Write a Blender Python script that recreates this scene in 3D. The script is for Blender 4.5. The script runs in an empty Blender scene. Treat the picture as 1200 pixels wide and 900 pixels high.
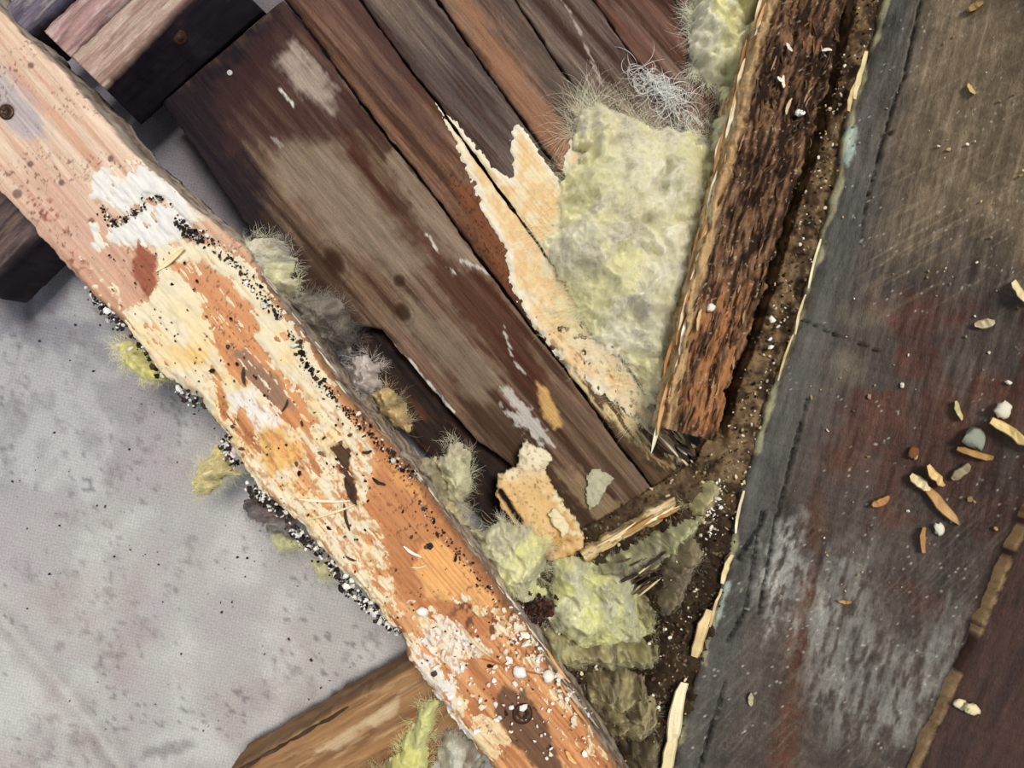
import bpy, math, random
import numpy as np

# ------------------------------------------------------------------ camera, light, exposure
H, F = 0.80, 870.0                      # camera height over the joist top, focal length in pixels (1200 x 900)
sc = bpy.context.scene
COL = sc.collection
cam_d = bpy.data.cameras.new('camera'); cam = bpy.data.objects.new('camera', cam_d); COL.objects.link(cam)
cam.location = (0, 0, H); cam.rotation_euler = (0, 0, 0)
cam_d.sensor_width = 36; cam_d.sensor_fit = 'HORIZONTAL'; cam_d.lens = F / 1200 * 36
cam_d.clip_start = 0.01
cam_d.dof.use_dof = True; cam_d.dof.focus_distance = 0.86; cam_d.dof.aperture_fstop = 5.0
sc.camera = cam
w = bpy.data.worlds.new('sky'); sc.world = w; w.use_nodes = True
w.node_tree.nodes['Background'].inputs[0].default_value = (0.88, 0.94, 1.0, 1)
w.node_tree.nodes['Background'].inputs[1].default_value = 0.40
sd = bpy.data.lights.new('sun', 'SUN'); sd.energy = 2.85; sd.angle = math.radians(15); sd.color = (1.0, 0.955, 0.87)
so = bpy.data.objects.new('sun', sd); COL.objects.link(so)
from mathutils import Vector
so.rotation_euler = Vector((-0.20, -0.24, -0.93)).to_track_quat('-Z', 'Y').to_euler()
so.location = (-1.5, 0.7, 2.0)
sc.view_settings.view_transform = 'Standard'; sc.view_settings.look = 'None'
sc.view_settings.gamma = 1; sc.view_settings.use_curve_mapping = False
sc.view_settings.exposure = 0.0

# ------------------------------------------------------------------ noise and masks (numpy)
rng = np.random.default_rng(7); random.seed(7)
def _h(ix, iy, s):
    ix = ix.astype(np.int64).astype(np.uint32); iy = iy.astype(np.int64).astype(np.uint32)
    h = ix * np.uint32(374761393) + iy * np.uint32(668265263) + np.uint32((s * 2246822519) & 0xffffffff)
    h = (h ^ (h >> np.uint32(13))) * np.uint32(1274126177)
    h = h ^ (h >> np.uint32(16)); h = h * np.uint32(2654435761); h = h ^ (h >> np.uint32(15))
    return h.astype(np.float64) / 4294967295.0
def vn(x, y, s=0):
    x = np.asarray(x, float); y = np.asarray(y, float)
    ix, iy = np.floor(x), np.floor(y); fx, fy = x - ix, y - iy
    fx = fx * fx * fx * (fx * (fx * 6 - 15) + 10); fy = fy * fy * fy * (fy * (fy * 6 - 15) + 10)
    a = _h(ix, iy, s); b = _h(ix + 1, iy, s); c = _h(ix, iy + 1, s); d = _h(ix + 1, iy + 1, s)
    return (a * (1 - fx) + b * fx) * (1 - fy) + (c * (1 - fx) + d * fx) * fy
def fbm(x, y, s=0, o=4, g=0.55):
    t = 0; a = 1; n = 0
    for k in range(o):
        t = t + a * vn(x, y, s + k * 17); n += a; a *= g; x = x * 2.03 + 5.1; y = y * 2.03 + 3.7
    return t / n
def ridge(x, y, s=0, o=3):
    t = 0; a = 1; n = 0
    for k in range(o):
        t = t + a * (1 - np.abs(2 * vn(x, y, s + k * 13) - 1)); n += a; a *= 0.55; x = x * 2.1 + 1.3; y = y * 2.1 + 7.7
    return t / n
def ss(a, b, x):
    t = np.clip((x - a) / (b - a), 0, 1); return t * t * (3 - 2 * t)
def seg_d(px, py, a, b):
    ax, ay = a; bx, by = b; dx, dy = bx - ax, by - ay; L = dx * dx + dy * dy + 1e-9
    t = np.clip(((px - ax) * dx + (py - ay) * dy) / L, 0, 1)
    return np.hypot(px - ax - t * dx, py - ay - t * dy)
def line_d(px, py, pts):
    d = None
    for a, b in zip(pts[:-1], pts[1:]):
        e = seg_d(px, py, a, b); d = e if d is None else np.minimum(d, e)
    return d
def sdf(px, py, poly):                  # signed distance to a polygon, positive inside
    d = line_d(px, py, list(poly) + [poly[0]]); ins = np.zeros(np.shape(px), bool)
    for (ax, ay), (bx, by) in zip(poly, list(poly[1:]) + [poly[0]]):
        c = ((ay > py) != (by > py)) & (px < (bx - ax) * (py - ay) / (by - ay + 1e-12) + ax)
        ins ^= c
    return np.where(ins, d, -d)
def blob(px, py, c, rx, ry=None, ang=0):
    ry = ry or rx; ca, sa = math.cos(ang), math.sin(ang)
    u = ((px - c[0]) * ca + (py - c[1]) * sa) / rx; v = (-(px - c[0]) * sa + (py - c[1]) * ca) / ry
    return u * u + v * v
def lin(c):
    c = np.asarray(c, float) / 255.0
    return np.where(c <= 0.04045, c / 12.92, ((c + 0.055) / 1.055) ** 2.4)
def mix(c, col, m):
    return c + (lin(col) - c) * m[..., None]
def X3(px, py, z):
    return np.stack([(px - 600) / F * (H - z), (450 - py) / F * (H - z), z + 0 * px], -1)

# ------------------------------------------------------------------ mesh helpers
def raw_mesh(name, V, quads, tris, C=None, UV=None, smooth=True):
    V = np.asarray(V, np.float32).reshape(-1, 3)
    quads = np.asarray(quads, np.int32).reshape(-1, 4); tris = np.asarray(tris, np.int32).reshape(-1, 3)
    me = bpy.data.meshes.new(name)
    me.vertices.add(len(V)); me.vertices.foreach_set('co', V.ravel())
    li = np.concatenate([quads.ravel(), tris.ravel()]).astype(np.int32)
    me.loops.add(len(li)); me.loops.foreach_set('vertex_index', li)
    st = np.concatenate([np.arange(len(quads)) * 4, len(quads) * 4 + np.arange(len(tris)) * 3]).astype(np.int32)
    me.polygons.add(len(st)); me.polygons.foreach_set('loop_start', st)
    me.polygons.foreach_set('use_smooth', np.full(len(st), smooth))
    me.update(calc_edges=True)
    if C is not None:
        a = me.color_attributes.new('Col', 'FLOAT_COLOR', 'POINT')
        C = np.asarray(C, np.float32).reshape(-1, 3)
        a.data.foreach_set('color', np.concatenate([np.clip(C, 0, 1), np.ones((len(C), 1), np.float32)], 1).astype(np.float32).ravel())
    if UV is not None:
        u = me.uv_layers.new(name='UVMap'); UV = np.asarray(UV, np.float32).reshape(-1, 2)
        u.data.foreach_set('uv', UV[li].ravel())
    me.validate()
    return me
def link(name, me, mat, parent=None, kind=None):
    o = bpy.data.objects.new(name, me); COL.objects.link(o)
    if mat: me.materials.append(mat)
    if parent: o.parent = parent; o.matrix_parent_inverse = parent.matrix_world.inverted()
    if kind: o['kind'] = kind
    return o
def tag(o, label, cat, group=None, kind=None):
    o['label'] = label; o['category'] = cat
    if group: o['group'] = group
    if kind: o['kind'] = kind
    return o
def thing(name, label, cat, p, z, group=None):
    o = bpy.data.objects.new(name, None); COL.objects.link(o); o.empty_display_size = 0.02
    q = X3(np.array(float(p[0])), np.array(float(p[1])), z); o.location = tuple(q)
    bpy.context.view_layer.update()
    return tag(o, label, cat, group)

# ------------------------------------------------------------------ materials
def mat_base(name, rough=0.8, spec=0.3):
    m = bpy.data.materials.new(name); m.use_nodes = True; nt = m.node_tree
    b = nt.nodes['Principled BSDF']; b.inputs['Roughness'].default_value = rough
    b.inputs['Specular IOR Level'].default_value = spec
    return m, nt, b
def nd(nt, t, **k):
    n = nt.nodes.new(t)
    for a, v in k.items(): setattr(n, a, v)
    return n
def grain_mat(name, su=60, sv=900, amp=0.45, bump=0.35, rough=0.75, spec=0.3, speck=0.0, su2=25, sv2=220):
    """wood: colour from the 'Col' attribute, modulated by grain stretched along U; bump from the same grain"""
    m, nt, b = mat_base(name, rough, spec); L = nt.links.new
    at = nd(nt, 'ShaderNodeAttribute', attribute_name='Col')
    uv = nd(nt, 'ShaderNodeUVMap', uv_map='UVMap')
    def noise(a, c, det):
        mp = nd(nt, 'ShaderNodeMapping'); mp.inputs['Scale'].default_value = (a, c, 1); L(uv.outputs[0], mp.inputs[0])
        n = nd(nt, 'ShaderNodeTexNoise'); n.inputs['Scale'].default_value = 1; n.inputs['Detail'].default_value = det
        n.inputs['Roughness'].default_value = 0.65; n.inputs['Distortion'].default_value = 0.6
        L(mp.outputs[0], n.inputs['Vector']); return n
    n1 = noise(su, sv, 5); n2 = noise(su2, sv2, 4); n3 = noise(500, 500, 5)
    def mul(i, k, o):
        x = nd(nt, 'ShaderNodeMath', operation='MULTIPLY_ADD'); L(i, x.inputs[0]); x.inputs[1].default_value = k; x.inputs[2].default_value = o; return x.outputs[0]
    def add(i, j):
        x = nd(nt, 'ShaderNodeMath', operation='ADD'); L(i, x.inputs[0]); L(j, x.inputs[1]); return x.outputs[0]
    f = add(add(mul(n1.outputs[0], amp * 1.6, 1 - amp * 0.8), mul(n2.outputs[0], amp * 1.4, -amp * 0.7)), mul(n3.outputs[0], amp * 1.2, -amp * 0.6))
    vm = nd(nt, 'ShaderNodeVectorMath', operation='SCALE'); L(at.outputs['Color'], vm.inputs[0]); L(f, vm.inputs['Scale'])
    L(vm.outputs[0], b.inputs['Base Color'])
    bp = nd(nt, 'ShaderNodeBump'); bp.inputs['Strength'].default_value = bump; bp.inputs['Distance'].default_value = 0.0015
    L(add(n1.outputs[0], mul(n3.outputs[0], 0.6, 0)), bp.inputs['Height']); L(bp.outputs[0], b.inputs['Normal'])
    rr = mul(n2.outputs[0], 0.35, rough - 0.17); L(rr, b.inputs['Roughness'])
    return m
def fluff_mat(name, sss=0.0, sc1=700, amp=0.35, bump=0.4):
    m, nt, b = mat_base(name, 0.95, 0.1); L = nt.links.new
    at = nd(nt, 'ShaderNodeAttribute', attribute_name='Col'); tc = nd(nt, 'ShaderNodeTexCoord')
    n = nd(nt, 'ShaderNodeTexNoise'); n.inputs['Scale'].default_value = sc1; n.inputs['Detail'].default_value = 6
    n.inputs['Roughness'].default_value = 0.7; n.inputs['Distortion'].default_value = 1.2; L(tc.outputs['Object'], n.inputs['Vector'])
    x = nd(nt, 'ShaderNodeMath', operation='MULTIPLY_ADD'); L(n.outputs[0], x.inputs[0]); x.inputs[1].default_value = amp * 2; x.inputs[2].default_value = 1 - amp
    vm = nd(nt, 'ShaderNodeVectorMath', operation='SCALE'); L(at.outputs['Color'], vm.inputs[0]); L(x.outputs[0], vm.inputs['Scale'])
    L(vm.outputs[0], b.inputs['Base Color'])
    if sss:
        b.inputs['Subsurface Weight'].default_value = sss; b.inputs['Subsurface Radius'].default_value = (1, 1, 0.92); b.inputs['Subsurface Scale'].default_value = 0.004
    bp = nd(nt, 'ShaderNodeBump'); bp.inputs['Strength'].default_value = bump; bp.inputs['Distance'].default_value = 0.002
    L(n.outputs[0], bp.inputs['Height']); L(bp.outputs[0], b.inputs['Normal'])
    return m
def fabric_mat(name):
    m, nt, b = mat_base(name, 0.85, 0.2); L = nt.links.new
    at = nd(nt, 'ShaderNodeAttribute', attribute_name='Col'); uv = nd(nt, 'ShaderNodeUVMap', uv_map='UVMap')
    def wave(d):
        q = nd(nt, 'ShaderNodeTexWave', wave_type='BANDS', bands_direction=d, wave_profile='SIN')
        q.inputs['Scale'].default_value = 88; q.inputs['Distortion'].default_value = 2.6; q.inputs['Detail'].default_value = 3
        q.inputs['Detail Scale'].default_value = 1.5
        L(uv.outputs[0], q.inputs['Vector']); return q
    a, c = wave('X'), wave('Y')
    mx = nd(nt, 'ShaderNodeMath', operation='MULTIPLY'); L(a.outputs['Fac'], mx.inputs[0]); L(c.outputs['Fac'], mx.inputs[1])
    n = nd(nt, 'ShaderNodeTexNoise'); n.inputs['Scale'].default_value = 420; n.inputs['Detail'].default_value = 5; L(uv.outputs[0], n.inputs['Vector'])
    x = nd(nt, 'ShaderNodeMath', operation='MULTIPLY_ADD'); L(mx.outputs[0], x.inputs[0]); x.inputs[1].default_value = 0.17; x.inputs[2].default_value = 0.57
    y = nd(nt, 'ShaderNodeMath', operation='MULTIPLY_ADD'); L(n.outputs[0], y.inputs[0]); y.inputs[1].default_value = 0.75; L(x.outputs[0], y.inputs[2])
    vm = nd(nt, 'ShaderNodeVectorMath', operation='SCALE'); L(at.outputs['Color'], vm.inputs[0]); L(y.outputs[0], vm.inputs['Scale'])
    L(vm.outputs[0], b.inputs['Base Color'])
    bp = nd(nt, 'ShaderNodeBump'); bp.inputs['Strength'].default_value = 0.3; bp.inputs['Distance'].default_value = 0.0008
    L(mx.outputs[0], bp.inputs['Height']); L(bp.outputs[0], b.inputs['Normal'])
    return m
M_joist = grain_mat('pine_timber', 30, 650, 0.34, 0.4, 0.7, 0.3, su2=14, sv2=260)
M_plank = grain_mat('old_plank', 30, 620, 0.62, 0.6, 0.72, 0.07, su2=14, sv2=260)
M_rot = grain_mat('rotten_timber', 90, 600, 0.5, 0.8, 0.85, 0.1)
M_board = grain_mat('stained_timber', 190, 460, 0.62, 0.6, 0.5, 0.4, su2=60, sv2=130)
M_crust = fluff_mat('fungus', 0.0, 900, 0.16, 0.5)
M_wool = fluff_mat('mineral_wool', 0.35, 260, 0.08, 0.1)
M_fibre = fluff_mat('wool_fibre', 0.0, 300, 0.1, 0.0)
M_soil = fluff_mat('soil', 0.0, 800, 0.55, 1.0)
M_fabric = fabric_mat('woven_fabric')
M_crumb = fluff_mat('crumb', 0.0, 900, 0.25, 0.3)
M_metal, _nt, _b = mat_base('rusty_steel', 0.45, 0.5); _b.inputs['Metallic'].default_value = 0.7
_n = nd(_nt, 'ShaderNodeTexNoise'); _n.inputs['Scale'].default_value = 700; _r = nd(_nt, 'ShaderNodeValToRGB')
_r.color_ramp.elements[0].color = (0.03, 0.015, 0.01, 1); _r.color_ramp.elements[1].color = (0.13, 0.07, 0.045, 1)
_nt.links.new(_n.outputs[0], _r.inputs[0]); _nt.links.new(_r.outputs[0], _b.inputs['Base Color'])

# ------------------------------------------------------------------ strip: a timber between two edge lines
class Strip: pass
def strip(L, R, axis, a0, a1, da, dt, ztop, thick, hf, cf, side_cf=None, ns=8, edge_r=4, edge_d=0.004, jag=1.0,
          Lb=None, Rb=None, side_amp=0.002, seed=0):
    """L, R: edge lines at the top height; hf / cf: relief and colour; sides fall to the bottom height"""
    axis = np.array(axis, float); axis /= np.hypot(*axis)
    a = np.arange(a0, a1, da)
    def prep(P):
        P = np.array(P, float); pa = P @ axis; i = np.argsort(pa)
        return lambda q: np.stack([np.interp(q, pa[i], P[i, 0]), np.interp(q, pa[i], P[i, 1])], 1)
    def ext(P):   # extend the end segments
        P = [np.array(p, float) for p in P]; d0 = P[0] - P[1]; d1 = P[-1] - P[-2]
        return [P[0] + d0 / np.hypot(*d0) * 400] + P + [P[-1] + d1 / np.hypot(*d1) * 400]
    l = prep(ext(L))(a); r = prep(ext(R))(a)
    nrm = np.array([-axis[1], axis[0]]);
    if ((r - l).mean(0) @ nrm) < 0: nrm = -nrm
    l = l + nrm * ((fbm(a / 14, a * 0 + seed, seed + 3) - 0.5) * 5 * jag)[:, None]
    r = r + nrm * ((fbm(a / 14, a * 0 + seed, seed + 9) - 0.5) * 5 * jag)[:, None]
    wd = np.hypot(*(r - l).T); nv = max(4, int(wd.mean() / dt) + 1); v = np.linspace(0, 1, nv)
    PX = l[:, :1] + (r[:, :1] - l[:, :1]) * v; PY = l[:, 1:] + (r[:, 1:] - l[:, 1:]) * v
    A = PX * axis[0] + PY * axis[1]; T = PX * nrm[0] + PY * nrm[1]
    zt = ztop(PX, PY, v[None, :] + 0 * PX) if callable(ztop) else np.full(PX.shape, float(ztop))
    P = X3(PX, PY, 0 * PX); P = np.stack([(PX - 600) / F * (H - zt), (450 - PY) / F * (H - zt), zt], -1)
    Hh = hf(PX, PY, A, T) if hf else np.zeros(PX.shape)
    de = np.minimum(v[None] * wd[:, None], (1 - v[None]) * wd[:, None])
    Z = zt + Hh - edge_d * np.exp(-de / max(edge_r, .1))
    P[..., 2] = Z
    C = cf(PX, PY, A, T)
    k = np.linspace(0, 1, ns + 1)[1:]
    def side(col, sgn, base):
        q = P[:, col]; out = []
        zb = (ztop if not callable(ztop) else zt[:, col].min()) - thick
        bl = None
        if base is not None:
            e = prep(ext(base))(a); bl = X3(e[:, 0], e[:, 1], zb)
        n3 = np.array([nrm[0], -nrm[1], 0]) * sgn
        for kk in k:
            s = q.copy(); s[:, 2] = q[:, 2] + (zb - q[:, 2]) * kk
            if bl is not None: s[:, :2] = q[:, :2] + (bl[:, :2] - q[:, :2]) * kk
            s += n3[None] * ((fbm(a / 30, 0 * a + kk * 5, seed + 31, 4) - 0.5) * 2 * side_amp * min(1, kk * 4))[:, None]
            out.append(s)
        return np.stack(out, 1)
    SL = side(0, -1, Lb)[:, ::-1]; SR = side(-1, 1, Rb)
    scf = side_cf or cf
    dpx = thick / H * F * k
    TL = T[:, :1] - dpx[None, ::-1]; TR = T[:, -1:] + dpx[None]
    CL = scf(PX[:, :1] + 0 * TL, PY[:, :1] + 0 * TL, A[:, :1] + 0 * TL, TL); CR = scf(PX[:, -1:] + 0 * TR, PY[:, -1:] + 0 * TR, A[:, -1:] + 0 * TR, TR)
    V = np.concatenate([SL, P, SR], 1); CC = np.concatenate([CL, C, CR], 1)
    TT = np.concatenate([TL, T, TR], 1); AA = np.concatenate([A[:, :1] + 0 * TL, A, A[:, -1:] + 0 * TR], 1)
    s = Strip(); s.PX, s.PY, s.A, s.T, s.zt, s.Z, s.P = PX, PY, A, T, zt, Z, P; s.axis = axis; s.nrm = nrm; s.v = v
    na, nc = V.shape[:2]
    idx = np.arange(na * nc).reshape(na, nc); nx = np.roll(idx, -1, 1)
    q = np.stack([idx[:-1], nx[:-1], nx[1:], idx[1:]], -1).reshape(-1, 4)
    V = V.reshape(-1, 3); n0 = len(V)
    caps = np.array([V[idx[0]].mean(0), V[idx[-1]].mean(0)])
    t0 = np.stack([np.full(nc, n0), np.roll(idx[0], -1), idx[0]], -1); t1 = np.stack([np.full(nc, n0 + 1), idx[-1], np.roll(idx[-1], -1)], -1)
    UV = np.stack([AA, TT], -1).reshape(-1, 2) * (0.001)
    UV = np.concatenate([UV, UV[:2]]); CC = CC.reshape(-1, 3); CC = np.concatenate([CC, CC[idx[0, :1]], CC[idx[-1, :1]]])
    # orientation: make the top face up
    if np.cross(V[nx[1, ns + 2]] - V[idx[1, ns + 2]], V[idx[2, ns + 2]] - V[idx[1, ns + 2]])[2] < 0:
        q = q[:, ::-1]; t0 = t0[:, ::-1]; t1 = t1[:, ::-1]
    s.arr = (np.concatenate([V, caps]), q, np.concatenate([t0, t1]), CC, UV)
    return s
def strip_obj(name, s, mat, parent=None, kind=None):
    V, q, t, C, UV = s.arr
    return link(name, raw_mesh(name, V, q, t, C, UV), mat, parent, kind)
def crust_from(s, m, C, thick, name, mat, parent, extra=None):
    """a raised growth on the top of a strip where mask m > 0; dips under the timber where m < 0.5"""
    Z = s.Z + (m - 0.45) * thick + (extra if extra is not None else 0) * m
    V = s.P.copy(); V[..., 2] = Z; na, nv = m.shape
    idx = np.arange(na * nv).reshape(na, nv)
    keep = (np.maximum.reduce([m[:-1, :-1], m[1:, :-1], m[:-1, 1:], m[1:, 1:]]) > 0.25)
    q = np.stack([idx[:-1, :-1], idx[:-1, 1:], idx[1:, 1:], idx[1:, :-1]], -1)[keep]
    used = np.unique(q); mp = np.full(na * nv, -1); mp[used] = np.arange(len(used)); q = mp[q]
    V = V.reshape(-1, 3)[used]
    if len(q) and np.cross(V[q[0, 1]] - V[q[0, 0]], V[q[0, 3]] - V[q[0, 0]])[2] < 0: q = q[:, ::-1]
    UV = np.stack([s.A, s.T], -1).reshape(-1, 2)[used] * 0.001
    return link(name, raw_mesh(name, V, q, [], C.reshape(-1, 3)[used], UV), mat, parent, 'stuff')

# ------------------------------------------------------------------ crumbs, splinters, chips
ICO_V = []; g = (1 + 5 ** .5) / 2
for p in [(-1, g, 0), (1, g, 0), (-1, -g, 0), (1, -g, 0), (0, -1, g), (0, 1, g), (0, -1, -g), (0, 1, -g), (g, 0, -1), (g, 0, 1), (-g, 0, -1), (-g, 0, 1)]:
    ICO_V.append(np.array(p) / math.hypot(1, g))
ICO_V = np.array(ICO_V)
ICO_F = np.array([(0, 11, 5), (0, 5, 1), (0, 1, 7), (0, 7, 10), (0, 10, 11), (1, 5, 9), (5, 11, 4), (11, 10, 2), (10, 7, 6), (7, 1, 8), (3, 9, 4), (3, 4, 2), (3, 2, 6), (3, 6, 8), (3, 8, 9), (4, 9, 5), (2, 4, 11), (6, 2, 10), (8, 6, 7), (9, 8, 1)])
def crumb_mesh(name, pts, z, size, cols):
    """pts: pixels (n,2); z: heights; size: radius in px; cols: sRGB (n,3)"""
    n = len(pts); z = np.broadcast_to(z, (n,)); size = np.broadcast_to(size, (n,))
    c = X3(pts[:, 0], pts[:, 1], z + size * 0.0003)
    V = ICO_V[None] * rng.uniform(0.6, 1.3, (n, 12, 1)) * rng.uniform(0.5, 1.4, (n, 1, 3))
    th = rng.uniform(0, 6.28, n); ca, sa = np.cos(th)[:, None], np.sin(th)[:, None]
    V = np.stack([V[..., 0] * ca - V[..., 1] * sa, V[..., 0] * sa + V[..., 1] * ca, V[..., 2] * 0.8], -1)
    V = V * (size * 0.0009)[:, None, None] + c[:, None]
    t = (ICO_F[None] + (np.arange(n) * 12)[:, None, None]).reshape(-1, 3)
    C = np.repeat(lin(cols)[:, None], 12, 1)
    return raw_mesh(name, V, [], t, C, None, False)
def jitter_cols(n, c, d=18):
    c = np.array(c, float); c = c[rng.integers(0, len(c), n)] if c.ndim == 2 else np.repeat(c[None], n, 0)
    return np.clip(c + rng.normal(0, d, (n, 1)) + rng.normal(0, d * .3, (n, 3)), 0, 255)
def scatter_line(pts, n, spread):
    P = np.array(pts, float); d = np.hypot(*np.diff(P, axis=0).T); cum = np.concatenate([[0], np.cumsum(d)])
    q = rng.uniform(0, cum[-1], n)
    return np.stack([np.interp(q, cum, P[:, 0]), np.interp(q, cum, P[:, 1])], 1) + rng.normal(0, spread, (n, 2))
def scatter_poly(poly, n):
    P = np.array(poly, float); lo, hi = P.min(0), P.max(0); out = np.zeros((0, 2))
    while len(out) < n:
        q = rng.uniform(lo, hi, (n * 2, 2)); out = np.concatenate([out, q[sdf(q[:, 0], q[:, 1], poly) > 0]])
    return out[:n]
def sliver_arr(p0, p1, z0, z1, wpx, hz=None, col=(220, 200, 160), bend=0.0, taper=0.35, seed=0):
    """a splinter or chip: tapering four sided bar with broken ends, six rings"""
    r = np.random.default_rng(seed); n = 7; t = np.linspace(0, 1, n)
    p0 = np.array(p0, float); p1 = np.array(p1, float); d = p1 - p0; L = np.hypot(*d); d = d / L; m = np.array([-d[1], d[0]])
    c = p0[None] + (p1 - p0)[None] * t[:, None] + m[None] * (np.sin(t * 3.1416) * bend + r.normal(0, wpx * .06, n))[:, None]
    wv = wpx * (1 - (1 - taper) * np.abs(2 * t - 1) ** 3) * r.uniform(.85, 1.1, n)
    zz = z0 + (z1 - z0) * t; hz = hz or wpx * 0.0005
    V = []
    for sx, sz in ((-1, 0), (1, 0), (0.8, 1), (-0.75, 1)):
        e = c + m[None] * (sx * wv / 2)[:, None]
        V.append(X3(e[:, 0], e[:, 1], zz + sz * hz * r.uniform(.75, 1.2, n)))
    V = np.stack(V, 1); idx = np.arange(n * 4).reshape(n, 4); nx = np.roll(idx, -1, 1)
    q = np.stack([idx[:-1], nx[:-1], nx[1:], idx[1:]], -1).reshape(-1, 4)
    q = np.concatenate([q, idx[:1, ::-1], idx[-1:]])
    C = np.repeat(lin(np.clip(np.array(col) + r.normal(0, 8, (n, 1)), 0, 255))[:, None], 4, 1)
    UV = np.stack([np.repeat(t[:, None] * L, 4, 1), np.repeat(np.array([[0, wpx, wpx * 1.5, wpx * 2]]), n, 0) + seed * 31], -1) * 0.001
    return V.reshape(-1, 3), q[:, ::-1], C.reshape(-1, 3), UV.reshape(-1, 2)
def sliver(name, *a, mat=None, parent=None, **k):
    V, q, C, UV = sliver_arr(*a, **k)
    return link(name, raw_mesh(name, V, q, [], C, UV, False), mat or M_joist, parent)
def slivers(name, lst, mat, parent=None, kind=None):
    Vs, Qs, Cs, Us = [], [], [], []; n = 0
    for args, kw in lst:
        V, q, C, U = sliver_arr(*args, **kw); Vs.append(V); Qs.append(q + n); Cs.append(C); Us.append(U); n += len(V)
    return link(name, raw_mesh(name, np.concatenate(Vs), np.concatenate(Qs), [], np.concatenate(Cs), np.concatenate(Us), False), mat, parent, kind)

# ------------------------------------------------------------------ mineral wool
def wool_arr(poly, zb, hgt, cols, step=1.6, seed=0, lump=26, soft=14, fray=7, dirt=0.0):
    P = np.array(poly, float); lo, hi = P.min(0) - 6, P.max(0) + 6
    x = np.arange(lo[0], hi[0], step); y = np.arange(lo[1], hi[1], step); gx, gy = np.meshgrid(x, y)
    wx = (fbm(gx / 40, gy / 40, seed, 3) - .5) * 60; wy = (fbm(gx / 40 + 9, gy / 40, seed + 5, 3) - .5) * 60
    d = sdf(gx, gy, poly) + (fbm(gx / 9, gy / 9, seed + 2, 3) - .5) * fray * 2
    prof = 1 - np.exp(-np.maximum(d, 0) / soft)
    n1 = fbm((gx + wx) / lump, (gy + wy) / lump, seed + 11, 4); n2 = ridge((gx + wx * 1.6) / (lump * .8), (gy + wy * 1.6) / (lump * .8), seed + 21, 4)
    n3 = ridge((gx + wx * 2.2) / (lump * .25), (gy + wy * 2.2) / (lump * .25), seed + 27, 3)
    hh = hgt * prof * (0.22 + 0.95 * n1 + 0.42 * (n2 - .5)) + hgt * 0.07 * (n3 - .5) * prof
    zbase = zb(gx, gy) if callable(zb) else zb
    Z = zbase + hh; keepv = d > -1.0
    c1, c2, c3 = [lin(c) for c in cols[:3]]
    f = ss(.35, .65, fbm((gx + wx) / 34, (gy + wy) / 34, seed + 41, 4))[..., None]
    g2 = ss(.50, .74, fbm((gx - wy) / 28 + 3, (gy + wx) / 28, seed + 47, 4))[..., None]
    C = c1 + (c2 - c1) * f; C = C + (c3 - C) * g2
    s = ss(.3, .75, n3)[..., None]; C = C * (0.93 + 0.1 * s)
    if dirt:
        dm = ss(.52, .66, fbm((gx + wx) / 18, (gy + wy) / 18, seed + 61, 4)) * dirt
        C = C + (lin((70, 56, 42)) - C) * dm[..., None]
    return gx, gy, Z, d, keepv, C, zbase
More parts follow.
